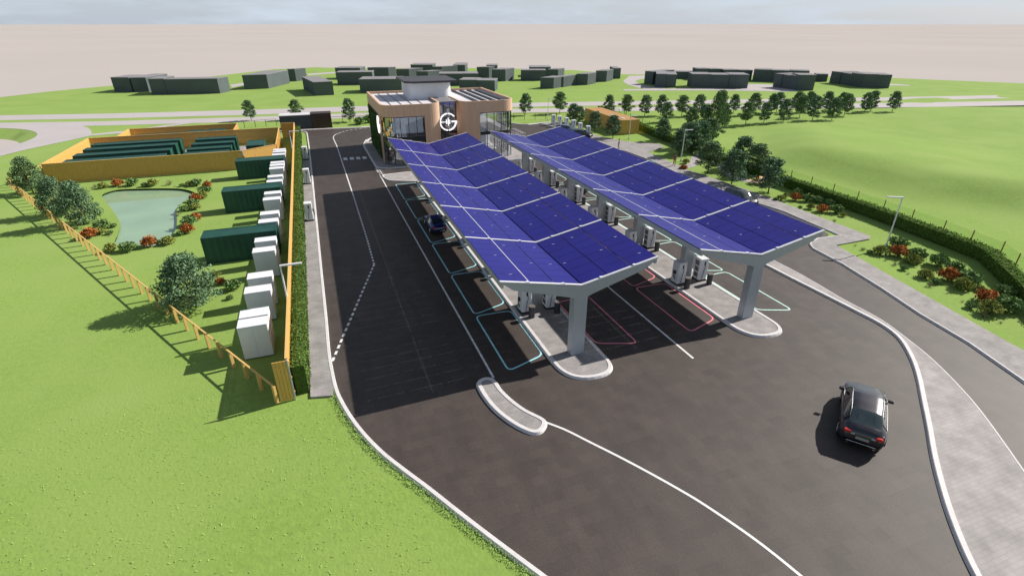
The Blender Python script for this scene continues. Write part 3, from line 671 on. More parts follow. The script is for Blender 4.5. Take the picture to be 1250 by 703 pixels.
# paddock post-and-rail fence
def railfence(pts,sp,h,label,name,mt='woodtop',r=.09,rails=(1,),postw=.14):
    pts=[Vector(p[:2]) for p in pts]; t=thing(name,(pts[0].x,pts[0].y,0),0,label,'fence'); o=pts[0]
    for a,b in zip(pts[:-1],pts[1:]):
        L=(b-a).length; n=max(1,round(L/sp)); d=(b-a)/n; ang=math.atan2(d.y,d.x)
        for i in range(n+1 if b is pts[-1] else n):
            p=a+d*i-o; bm=NB(); box(bm,-postw/2,-postw/2,0,postw/2,postw/2,h*.96); bmesh.ops.rotate(bm,verts=bm.verts,matrix=Matrix.Rotation(ang,3,'Z')); bmesh.ops.translate(bm,verts=bm.verts,vec=(p.x,p.y,0)); obj('post',bm,mt,t)
        for f in rails:
            bm=NB(); box(bm,0,-.05,h*f-.06,L,.05,h*f+.0); bmesh.ops.rotate(bm,verts=bm.verts,matrix=Matrix.Rotation(ang,3,'Z')); q=a-o; bmesh.ops.translate(bm,verts=bm.verts,vec=(q.x,q.y,0)); obj('rail',bm,mt,t)
    return t
railfence([(-4.45,27.3),gp(13.2,228.8)],1.75,1.2,'pale timber post and rail fence running from the gate past the pond','paddock_fence',postw=.17)
railfence([gp(13.2,228.8),gp(62,208)],1.9,1.2,'short return of the post and rail fence beside the compound corner','paddock_fence')
railfence([gp(299,156.7),gp(338,153.6)],2.3,1.4,'thin brown rail fence beyond the compound, left of the dark sheds','rail_fence','brown',rails=(1,),postw=.1)
railfence([gp(405,151),gp(446,149.5)],2.6,1.4,'thin brown rail fence between the dark sheds and the building','rail_fence','brown',rails=(1,),postw=.1)
railfence([gp(627,146.5),gp(692,145.5)],2.6,1.4,'thin brown rail fence behind the far parking, right of the building','rail_fence','brown',rails=(1,),postw=.1)
# ------------------------------------------------------------------ hedges and mesh fence
def hedge(path,d,h,label,z0=0.0,n=42,size=.085,depthside=1,seed=2,group=None,mt='hedge'):
    "path: base line facing the site, hedge body lies to depthside"
    t=thing('hedge',(path[0][0]*0,0,0),0,label,'hedge',group)
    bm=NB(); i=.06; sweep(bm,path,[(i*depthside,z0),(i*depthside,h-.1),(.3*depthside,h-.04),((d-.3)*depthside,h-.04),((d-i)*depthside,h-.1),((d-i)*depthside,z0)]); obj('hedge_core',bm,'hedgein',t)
    rg=np.random.RandomState(seed); P=[];Nm=[]
    for a,b in zip(path[:-1],path[1:]):
        a=np.array(a[:2]);b=np.array(b[:2]); L=np.linalg.norm(b-a); u=(b-a)/L; nn=np.array([-u[1],u[0]])*depthside
        m=int(L*n*(2*h+d)); s=rg.rand(m)*(2*h+d); al=rg.rand(m)*L
        for k in range(m):
            q=a+u*al[k]; w=rg.normal()*.035+.03*math.sin(al[k]*2.1)
            if s[k]<h: p=q+nn*(w); P.append((p[0],p[1],z0+(h-z0)*s[k]/h)); Nm.append((-nn[0],-nn[1],.2))
            elif s[k]<h+d: p=q+nn*(s[k]-h); P.append((p[0],p[1],h+w)); Nm.append((0,0,1))
            else: p=q+nn*(d-w); P.append((p[0],p[1],z0+(h-z0)*(s[k]-h-d)/h)); Nm.append((nn[0],nn[1],.2))
    leafmesh('leaves',P,np.array(Nm),size,mt,t,seed)
    return t
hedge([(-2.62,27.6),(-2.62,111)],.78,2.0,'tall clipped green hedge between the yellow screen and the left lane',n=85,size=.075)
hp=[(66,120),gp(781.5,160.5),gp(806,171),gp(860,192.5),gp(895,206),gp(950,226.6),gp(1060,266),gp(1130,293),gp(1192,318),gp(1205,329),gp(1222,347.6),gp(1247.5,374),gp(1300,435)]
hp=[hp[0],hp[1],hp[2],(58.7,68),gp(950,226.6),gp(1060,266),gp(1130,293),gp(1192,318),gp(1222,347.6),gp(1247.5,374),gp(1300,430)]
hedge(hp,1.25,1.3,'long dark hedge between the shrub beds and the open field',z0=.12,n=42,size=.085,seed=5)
fp=offset(hp,1.75)
t=thing('mesh_fence',(fp[0][0],fp[0][1],0),0,'wire mesh fence on thin brown posts behind the long right hedge','fence')
o=Vector(fp[0])
for a,c in zip(fp[:-1],fp[1:]):
    a=Vector(a);c=Vector(c);L=(c-a).length;n=max(1,round(L/3.4))
    for i in range(n):
        p=a+(c-a)*i/n-o; bm=NB(); cyl(bm,(p.x,p.y,0),(p.x,p.y,1.95),.05,n=6); obj('post',bm,'brown',t)
bm=NB(); sweep(bm,[(p[0]-o.x,p[1]-o.y) for p in fp],[(0,.1),(0,1.85)]); obj('mesh_panel',bm,'bal',t)
rg=np.random.RandomState(9); P=[]
kl=[p for p in KLs if -4<p[1]<27.5]
for a,b in zip(kl[:-1],kl[1:]):
    a=np.array(a);b=np.array(b);L_=np.linalg.norm(b-a);u=(b-a)/L_; nn=np.array([u[1],-u[0]])
    for k in range(int(L_*150)): q=a+u*rg.rand()*L_+nn*(rg.rand()**1.6*.35+.0); P.append((q[0],q[1],.03+rg.rand()*.1))
for k in range(9000):
    x,y=-30+rg.rand()*32,4+rg.rand()**1.7*26
    if x<-2 or y<26:
        P.append((x,y,.035))
kk_=asp
P=[p for p in P if not inside(p[:2],kk_)]
g_=leafmesh('grass_tufts',P,np.tile([.5,0,1.0],(len(P),1)),.05,'tuft',None,3,.45,.28); tag(g_,'short grass blades on the near lawn','grass',kind='stuff')
# ------------------------------------------------------------------ containers, cabinets, enclosures
def container(L,W,Hh,corr=True):
    t=thing('shipping_container',(0,0,0),0,'','container','dark green containers')
    bm=NB(); n=int(L/.28)
    # corrugated sides as folded strips, roof and ends
    P=[]
    for i in range(n+1):
        x=.08+(L-.16)*i/n; P.append((x,.0 if (i//1)%2==0 else .035))
    for side in (0,1):
        lo=[bm.verts.new((x,(d if side==0 else W-d)+ (0.02 if side==0 else -.02),.12)) for x,d in P]; hi=[bm.verts.new((x,(d if side==0 else W-d)+(0.02 if side==0 else -.02),Hh-.1)) for x,d in P]
        for i in range(n): bm.faces.new((lo[i],lo[i+1],hi[i+1],hi[i]))
    box(bm,.05,.05,Hh-.1,L-.05,W-.05,Hh-.03); box(bm,.05,.06,.1,.1,W-.06,Hh-.1)
    obj('shell',bm,'cgreen',t)
    bm=NB()
    for y in (0,W-.1):
        box(bm,0,y,0,L,y+.1,.14); box(bm,0,y,Hh-.12,L,y+.1,Hh)
    for x in (0,L-.1):
        for y in (0,W-.1): box(bm,x+.002,y+.002,.14,x+.098,y+.098,Hh-.12)
        box(bm,x,.1,0,x+.1,W-.1,.12); box(bm,x,.1,Hh-.12,x+.1,W-.1,Hh-.002)
    obj('frame',bm,'cgreen',t)
    bm=NB(); box(bm,L-.09,.12,.14,L-.04,W/2-.01,Hh-.13); box(bm,L-.09,W/2+.01,.14,L-.04,W-.12,Hh-.13)
    for y in (.4,W/2-.25,W/2+.25,W-.4): cyl(bm,(L-.01,y,.2),(L-.01,y,Hh-.2),.02,n=6)
    obj('door',bm,mat('container_door',(.02,.15,.09),.5,noise=(2,.1)),t)
    return t
c12=container(12.2,1.95,2.55); c6=container(6.0,1.95,2.55); c25=container(2.6,4.6,2.4); c6b=container(6.2,2.2,2.5)
for k,y in enumerate((88.0,92.1,96.3,99.9)):
    lab=f'long dark green container left in the compound, {ORD[k]} row from the pond side'
    if k==0: c12.location=(-33.0,y,0); c12['label']=lab
    else: copytree(c12,(-33.0,y,0),0,lab)
for k,y in enumerate((87.8,91.3,95.2,99.2)):
    lab=f'shorter dark green container right in the compound, {ORD[k]} row from the pond side'
    if k==0: c6.location=(-18.5,y,0); c6['label']=lab
    else: copytree(c6,(-18.5,y,0),0,lab)
c25.location=(-10.5,92.2,0); c25['label']='squat green container alone at the right of the compound'
copytree(c12,(-28.9,107.0,-.15),0,'long green container at the left of the rear compound',s=(.62,1,1)); copytree(c6,(-20.9,108.2,-.15),0,'green container in the middle of the rear compound',s=(.4,1,1)); copytree(c6,(-18.2,108.4,-.15),0,'small green container at the right of the rear compound',s=(.5,.9,1))
for k,y in enumerate((50.2,65.4,80.8)):
    lab=f'dark green container on the grass among white cabinets, {["nearest","middle","farthest"][k]} of three'
    if k==0: c6b.location=(-11,y,0); c6b['label']=lab
    else: copytree(c6b,(-11,y,0),0,lab)
bm=NB(); prism(bm,[(-34.5,87.3),(-10.6,87.3),(-6.4,90.5),(-6.4,105.4),(-34.5,105.4)],None,.02); struct('compound_paving',bm,'paver2')
bm=NB(); prism(bm,[(-30.6,106.2),(-13.7,106.2),(-13.7,112.8),(-30.6,112.8)],None,.02); struct('compound_paving',bm,'paver2')
cab=thing('equipment_cabinet',(0,0,0),0,'','cabinet','white two-door equipment cabinets')
bm=NB(); box(bm,.0,.03,.06,1.75,1.12,2.36,.012,seg=1); obj('cabinet_body',bm,'greycab',cab)
for k in range(2):
    bm=NB(); box(bm,.02+k*.86,.0,.12,.02+k*.86+.85,.028,2.33,.006,seg=1); obj('door',bm,'wpanel',cab)
bm=NB(); box(bm,-.01,-.01,2.362,1.76,1.13,2.42,.01,seg=1); obj('top_panel',bm,'greycab',cab)
bm=NB(); box(bm,.03,.05,0,1.72,1.1,.058); obj('plinth',bm,'dark',cab)
ys=[32.5,33.82,37.5,40.0,45.35,47.85,53.1,55.6,60.7,63.1,68.35,70.75,75.1,76.9,78.5,83.65,85.7,87.1]
for k,y in enumerate(ys):
    lab=f'white two-door cabinet behind the yellow screen, {ORD[k]} from the near end'
    if k==0: cab.location=(-6.52,y,0); cab['label']=lab
    else: copytree(cab,(-6.52+k*.009,y,0),0,lab)
# dark sheds beyond the lane
t=thing('dark_shed',(-6.4,119.2,0),-.03,'navy shed with white flat roof beyond the end of the left lane','shed'); bm=NB(); box(bm,0,0,0,6.0,3.1,2.7); obj('wall',bm,'navy',t); bm=NB(); box(bm,-.06,-.06,2.703,6.0,3.2,2.82); obj('roof',bm,'roofw',t)
t=thing('brown_shed',(-.35,119.0,0),-.03,'dark brown shed joined to the right of the navy shed','shed'); bm=NB(); box(bm,0,0,0,3.9,3.1,2.85); obj('wall',bm,'brownc',t); bm=NB(); box(bm,-.03,-.06,2.853,3.95,3.2,2.92); obj('roof',bm,'brownc',t)
# yellow timber enclosure right
t=thing('timber_enclosure',(56,91.6,0),-.05,'yellow timber enclosure with flat top beside the far end of the right hedge','shed')
bm=NB()
for i in range(22): box(bm,i*.172,0,0,i*.172+.162,.06,2.7-(i%2)*.01)
for i in range(100): box(bm,-.06,.07+i*.172,0,0,.07+i*.172+.162,2.7-(i%2)*.01)
box(bm,.02,.1,0,3.72,17.2,2.6); obj('wall',bm,'wood',t)
bm=NB(); box(bm,.0,.07,2.61,3.8,17.3,2.68); obj('roof',bm,mat('brown_deck',(.42,.22,.07),.8,noise=(2,.15,6,(.5,6,1))),t)
bm=NB(); box(bm,.8,4.2,2.69,1.2,7,2.76); box(bm,1.0,1.2,2.69,1.4,3,2.76); obj('rooflight',bm,'cap',t)
# ------------------------------------------------------------------ far grey blocks
def house(L,Rr,top,depth,label,joint=1,back=None):
    a=Vector(gp(*L)); b_=Vector(gp(*Rr)); W=(b_-a).length; ang=math.atan2(b_.y-a.y,b_.x-a.x); h=hgt(L[0],L[1],top)
    t=thing('grey_house',(a.x,a.y,0),ang,label,'building','plain grey block houses far away')
    bm=NB()
    if back:
        o=Matrix.Rotation(-ang,2); q=[o@(Vector(gp(*L))-a),o@(b_-a),o@(Vector(gp(*back))-a)]; q.append(q[2]-q[1])
        prism(bm,[tuple(v) for v in q],0,h); obj('wall',bm,'house',t); bm=NB(); c=sum(q,Vector((0,0)))/4; q=[c+(v-c)*1.02 for v in q]
        prism(bm,[tuple(v) for v in q],h+.003,h+.12); obj('roof',bm,'houseroof',t); return t
    if joint>1:
        for k in range(joint): box(bm,W*k/joint+(0 if k==0 else .04),(k%2)*.25,0,W*(k+1)/joint,depth-(k%2)*.4,h-(k%2)*.12)
    else: box(bm,0,0,0,W,depth,h)
    obj('wall',bm,'house',t)
    bm=NB()
    if joint>1:
        for k in range(joint): box(bm,W*k/joint-.06,(k%2)*.25-.1,h-(k%2)*.12+.003,W*(k+1)/joint+.02,depth-(k%2)*.4+.1,h-(k%2)*.12+.12)
    else: box(bm,-.1,-.1,h+.003,W+.1,depth+.1,h+.13)
    obj('roof',bm,'houseroof',t)
Hs=[((140.4,112.7),(162,112.7),95.2,9,1),((164,112.7),(182.4,112.5),95.5,14,1),((186,116),(204.5,115.6),97,9,1),((205,115.6),(269,114.4),97.5,(281.7,111.6),1),((298.8,109.6),(328.3,108.4),92.5,(354,101.8),1),((353,99.8),(362,99.6),85,(375,98),1),((385,117.3),(408,116.2),101,(392,108.4),1),
((412.5,104.2),(455.7,103.6),89,7,1),((410.6,97),(441,97),83.5,8,1),((440,113.8),(491,113.2),97.5,9,1),((450,96.5),(475,96.5),83,(484,95.6),1),((484.5,98),(500,98),85,(517,96.2),1),((502,91),(528.6,91),79.6,10,1),((509,99),(523,99),87.7,(541,97.2),1),((528.6,94),(540,94),82,(559,92.5),1),((553.6,92),(568,92),79.8,14,1),((537,105),(584,104.5),90.7,8,1),((561,111.5),(604,112),98,8,2),((582.4,96),(597,96),82.5,(604,95),1),((594,91),(607,91),80.3,9,1),((600.6,99.5),(617,99.5),85.4,(627.7,97),1),
((636,98.8),(666,98.8),86.3,6,1),((646.5,94),(672,94),82.6,10,1),((668,98),(681,98),85.3,(688.5,96),1),((659.4,108.4),(675.7,108.6),95.3,(690,106),1),((678,106.6),(687.6,106.8),94,(704,103.8),1),((703.5,104),(717,104.2),90.7,(727,102),1),((726.6,100.2),(740,100.2),87.0,(748,98),1),((748.6,96.4),(757,96.4),84,10,1),((786,102.6),(796,103.6),87.3,12,1),((799.5,106.8),(824.5,107.4),90.7,12,2),((820.6,96.4),(843.7,96.8),88,6,1),
((843,107.4),(912,108.4),91,8,3),((849.6,97.8),(879,97.8),84.4,6,2),((882,98.4),(917,98.6),85.8,6,2),((918,99.5),(985,102),85.2,7,3),((943,106.6),(971,110.3),90.2,7,3),((971.4,110.4),(992.4,110.8),92,7,1),((994.8,99.8),(1009,100.2),91,5,1),((1012,101.4),(1035.6,104.8),87.5,8,2),((1036,105),(1050.5,107.2),89.5,8,1),((1051,107.3),(1085,108.2),91,9,2)]
Hs.sort(key=lambda q:q[0][0])
NM=[str(i) for i in range(60)]
def ordw(i,n): return (ORD[i]+' from the left') if i<n/2 else (ORD[n-1-i]+' from the right')
Lf=[h for h in Hs if h[0][0]<400]; Md=[h for h in Hs if 400<=h[0][0]<770]; Rt=[h for h in Hs if h[0][0]>=770]
for grp,nm in ((Lf,'left cluster beyond the road'),(Md,'middle cluster behind the building'),(Rt,'right cluster beyond the tree rows')):
    for i,h in enumerate(grp):
        W=h[1][0]-h[0][0]; house(h[0],h[1],h[2],h[3] if not isinstance(h[3],tuple) else 0,f'{"wide" if W>40 else "narrow" if W<16 else "plain"} dark grey block in the {nm}, {ordw(i,len(grp))}',h[4],h[3] if isinstance(h[3],tuple) else None)
# ------------------------------------------------------------------ trees and shrubs
def limb(bm,p0,p1,r0,r1,n=7): cyl(bm,p0,p1,r0,r1,n)
def make_tree(name,seed,ht,rad,nl,ncl,lf='leaf',leafsize=.17,z0=.22,shape=1.0,trunk=.09):
    rr=random.Random(seed); rg=np.random.RandomState(seed)
    t=thing(name,(0,0,0),0,'','tree')
    bm=NB(); p=Vector((0,0,0)); r=trunk*ht/5
    lean=Vector((rr.uniform(-.05,.05),rr.uniform(-.05,.05),1)); N_=6; tr=[p]
    for i in range(N_):
        q=p+lean*ht*.86/N_+Vector((rr.uniform(-.05,.05),rr.uniform(-.05,.05),0))*ht*.06; limb(bm,p,q,r*(1-i/N_*.85),r*(1-(i+1)/N_*.85)); p=q; tr.append(q)
    P=[]
    for c in range(ncl):
        f=z0+(1-z0)*((c+.5)/ncl)**.9; z=ht*min(f,.97)
        # crown radius profile
        g=(f-z0)/(1-z0); prof=max(.14,min(1,g/.22*.55+.45)*(1-g*.96)**.62*1.18)*shape
        a=c*2.4+rr.uniform(-.5,.5); d=rad*prof*(rr.uniform(.35,1.0))
        cpt=Vector((math.cos(a)*d,math.sin(a)*d,z))
        s=tr[min(N_,max(1,int(f*.75*N_)))]; base=Vector((s.x,s.y,max(ht*.15,z-d*.55)))
        mid=(base+cpt)/2+Vector((0,0,.1*d)); limb(bm,base,mid,r*.30,r*.2,5); limb(bm,mid,cpt,r*.2,r*.06,5)
        sz=rad*rr.uniform(.19,.33)
        m=int(nl/ncl*rr.uniform(.7,1.3)); q=rg.normal(size=(m,3)); q/=np.maximum(1e-6,np.linalg.norm(q,axis=1))[:,None]; q*=(rg.rand(m)**.45)[:,None]*sz*1.25; q[:,2]*=.5
        q+=np.array(cpt); P.append(q)
    obj('trunk',bm,'bark',t,True)
    P=np.concatenate(P)
    leafmesh('crown',P,np.tile([0,0,.7],(len(P),1)),leafsize,lf,t,seed,1.0)
    return t
protos={}
def plant_tree(kind,x,y,ht,label,group,wide=1.0):
    if kind not in protos:
        sp={'a':('young_tree',11,5,1.95,4200,34,'leaf2',.13,.2,1,.085),'b':('young_tree',23,5,2.05,4500,36,'leaf',.13,.24,1,.085),'c':('young_tree',37,5,1.9,4100,32,'leaf2',.13,.17,1,.085),'m':('spreading_tree',41,5,2.7,8000,62,'leaf2',.12,.1,1,.11),'n':('spreading_tree',52,5,2.6,8000,55,'leaf',.12,.12,1,.11)}[kind]
        protos[kind]=make_tree(*sp); o=protos[kind]; o.location=(x,y,zf(x,y)); new=True
    else: o=copytree(protos[kind],(x,y,zf(x,y)))
    s=ht/5; o.scale=(s*wide,s*wide,s); o.rotation_euler=(0,0,R.uniform(0,6.28)); o['label']=label; o['group']=group
    return o
def row(lst,desc,group,key=lambda q:q[0],kinds='abc',wide=1.0,order='from the left'):
    lst=sorted(lst,key=key)
    for i,(x,y,ty) in enumerate(lst):
        X,Y=gp(x,y); h=hgt(x,y,ty)*1.04; plant_tree(kinds[i%len(kinds)],X,Y,max(2.5,h),desc.format(ORD[i]+' '+order if i<=len(lst)/2 else ORD[len(lst)-1-i]+' from the right'),group,wide)
row([(307,147.5,124),(363,146,123),(427.5,149,122)],'young tree by the far road left of the building, {}','trees along the far road, left')
row([(641,141,116),(683,139,114)],'young tree by the far road just right of the building, {}','trees along the far road, middle')
row([(743,140,117.4),(764,141,117),(786.6,142,117.5),(806,141.5,117.4),(831.5,142.4,118),(852,141.5,117),(895,138.5,117),(919,141,116),(941,140,117),(947.5,138,115),(971.5,139.5,115),(985.6,138,114),(1007.5,138,113.7),(1026,135.5,114),(1062.6,135.5,112),(1089,136.4,113)],'young tree in the far row beside the pale road, {}','trees in the far row')
row([(813,149,126),(843,156,131),(858.7,156,128),(881.6,156,127),(910,152.3,126),(932,151,127),(955.5,150.3,124.5),(975,145.5,120),(991,149,121),(1014.8,148,122),(1029.8,142.3,116.6),(1055,137.4,114)],'young tree in the nearer field row, {}','trees in the nearer field row')
X,Y=gp(874,157); plant_tree('n',X,Y,hgt(874,157,111),'tallest ragged tree standing out of the field row','trees in the nearer field row',.6)
row([(699,150,128),(706,152,131),(725.7,161,137.5),(748,169,142.5)],'bushy tree between the far chargers and the timber enclosure, {}','trees by the far parking',wide=1.2)
row([(808.5,172,147)],'bushy tree just left of the tree cluster by the pavement','trees by the pavement',wide=1.25)
row([(829,190,159),(842,187,151),(855,184,150),(836,181,152),(866,177,146)],'dense tree in the cluster behind the lamp post, {}','trees by the pavement',wide=1.15)
row([(863.5,212,175),(893,224.5,185),(903,205,169),(920,213,178),(937.5,236,196)],'leafy tree around the picnic tables, {}','trees round the picnic lawn',wide=1.25,kinds='bca')
for i,(k,x,y,ty,w) in enumerate((('n',41,236,197,.8),('m',74,262,221,.82),('m',102,274,227,.8))):
    X,Y=gp(x,y); plant_tree(k,X,Y,hgt(x,y,ty)*1.08,f'spreading tree left of the pond, {["leftmost by the fence corner","middle of three","nearest the water"][i]}','trees left of the pond',w)
X,Y=gp(236,373); plant_tree('m',X,Y,hgt(236,373,312)*.98,'large spreading tree alone on the grass left of the cabinets','trees left of the pond',1.02)
sproto={}
def shrub(kind,x,y,w,label,group):
    X,Y=gp(x,y)
    if kind not in sproto:
        mt,n,ls,fl={'green':('green',700,.075,.85),'olive':('olive',650,.07,.8),'rust':('rust',650,.075,.8),'pink':('pink',50,.05,.6),'sprig':('sprig',120,.06,.7)}[kind]
        rg=np.random.RandomState(hash(mt)%97 if False else len(mt)*13); t=thing({'pink':'flower_clump'}.get(kind,'shrub'),(0,0,0),0,'','plant' if kind=='pink' else 'shrub')
        P=[]; bm=NB()
        for c in range(13):
            a=c*2.4; d=.34*math.sqrt((c+.3)/13)*1.0; z=.10+.46*(1-(d/.4)**2)*fl*.8+rg.rand()*.12; cp=np.array((math.cos(a)*d,math.sin(a)*d,z)); cyl(bm,(0,0,0),tuple(cp),.018,.006,4)
            q=rg.normal(size=(n//13,3)); q/=np.linalg.norm(q,axis=1)[:,None]; q*=(rg.rand(len(q))**.4)[:,None]*np.array([.20,.20,.18]); P.append(q+cp)
        obj('stems',bm,'bark',t); P=np.concatenate(P); P[:,2]=np.maximum(P[:,2],.03); leafmesh('foliage',P,np.tile([0,0,.5],(len(P),1)),ls,mt,t,7); sproto[kind]=t; o=t; o.location=(X,Y,0)
    else: o=copytree(sproto[kind],(X,Y,0))
    s=max(.3,w); o.scale=(s*R.uniform(.92,1.08),s*R.uniform(.92,1.08),s*R.uniform(.85,1.05)); o.rotation_euler=(0,0,R.uniform(0,6.28)); o['label']=label; o['group']=group
def pxw(x,y,wp):
    a=gp(x-wp/2,y);b=gp(x+wp/2,y); return math.dist(a,b)
def shrubs(lst,place,group,ox,oy,sc,order='from the left',key=lambda q:q[0]):
    lst=sorted(lst,key=key); cnt={}
    tot={}
    for q in lst: tot[q[3]]=tot.get(q[3],0)+1
    words={'green':'dark green shrub','olive':'olive green shrub','rust':'rusty red shrub','pink':'small pink flower clump','sprig':'thin brownish shrub'}
    for x,y,w,k in lst:
        i=cnt.get(k,0); cnt[k]=i+1; px_,py_=ox+x*sc,oy+y*sc
        if tot[k]==1: lab=f'the only {words[k]} {place}'
        else: lab=f'{words[k]} {place}, {ORD[i]} {order}'
        shrub(k,px_,py_,pxw(px_,py_,w*sc)*1.12,lab,group)
S=.1422
shrubs([(185,105,80,'olive'),(310,85,90,'rust'),(440,82,100,'green'),(540,92,60,'green'),(615,85,100,'olive'),(755,77,70,'sprig'),(860,90,45,'green'),(925,80,60,'olive'),(990,82,95,'green'),(800,92,25,'pink'),(585,92,25,'pink'),(115,98,50,'sprig')],'on the far bank of the pond','shrubs round the pond',100,215,S)
shrubs([(1080,97,80,'rust'),(1065,150,100,'green'),(1040,190,90,'olive'),(975,217,95,'rust'),(960,255,100,'green'),(975,287,90,'olive'),(885,300,80,'green'),(980,377,95,'rust'),(930,425,130,'green'),(910,487,115,'rust'),(845,510,60,'green'),(850,322,30,'pink'),(820,345,40,'sprig')],'on the right bank of the pond','shrubs round the pond',100,215,S,'from the far end',key=lambda q:q[1])
shrubs([(745,582,110,'olive'),(590,600,130,'rust'),(405,642,140,'green'),(258,650,110,'olive'),(505,585,35,'pink'),(655,585,60,'green')],'on the near bank of the pond','shrubs round the pond',100,215,S)
shrubs([(75,528,130,'rust'),(155,500,100,'olive'),(170,445,120,'green'),(275,440,60,'green'),(245,500,60,'green'),(232,520,28,'pink')],'on the grass left of the pond','shrubs round the pond',100,215,S)
shrubs([(345,365,50,'rust'),(275,315,75,'olive')],'among the trees left of the pond','shrubs round the pond',0,180,.192)
shrubs([(620,440,90,'rust'),(740,495,150,'green'),(710,587,70,'green'),(580,370,90,'olive')],'right of the lone large tree','shrubs by the large tree',190,290,.128)
S=.2275
shrubs([(330,185,95,'green'),(335,232,90,'rust'),(240,222,80,'olive'),(180,218,35,'green'),(145,200,30,'sprig'),(430,252,100,'green'),(410,272,80,'olive'),(365,305,40,'green'),(318,280,35,'sprig'),(545,282,100,'green'),(630,312,90,'green'),(600,360,100,'rust'),(480,347,80,'olive'),(710,380,115,'green'),(675,407,95,'olive'),(535,378,45,'green'),(505,395,40,'sprig'),(915,522,130,'green'),(895,445,90,'green'),(800,477,110,'rust'),(820,540,110,'olive'),(775,420,50,'olive'),(720,510,50,'green'),(790,560,50,'sprig'),(600,433,26,'pink'),(680,478,26,'pink'),(885,592,32,'pink'),(458,358,26,'pink'),(388,328,24,'pink'),(243,230,22,'pink'),(265,257,22,'pink'),(105,178,22,'pink')],'in the lower right bed','shrubs in the right beds',1020,260,S)
S=.112
shrubs([(565,172,95,'olive'),(505,182,60,'green'),(620,130,60,'olive'),(720,177,120,'rust'),(740,120,110,'green'),(845,187,130,'green'),(965,197,120,'green'),(885,272,90,'olive'),(1010,302,130,'rust'),(1090,235,110,'green'),(1160,312,140,'green'),(770,262,50,'green'),(600,202,45,'sprig'),(1240,352,70,'olive'),(1145,412,50,'sprig'),(670,205,24,'pink'),(985,345,24,'pink'),(1115,350,24,'pink'),(440,140,24,'pink')],'in the upper right bed','shrubs in the right beds',890,225,S)
shrub('rust',834,207,1.3,'low red shrub beside the path near the person in red','shrubs in the right beds'); shrub('olive',837,200,1.4,'olive shrub at the foot of the lamp post by the trees','shrubs in the right beds')
X,Y=gp(436,150)
shrub('green',440,152,2.6,'rounded green bush beside the building, left of two','bushes left of the building'); shrub('green',450,150,2.8,'rounded green bush beside the building, right of two','bushes left of the building')
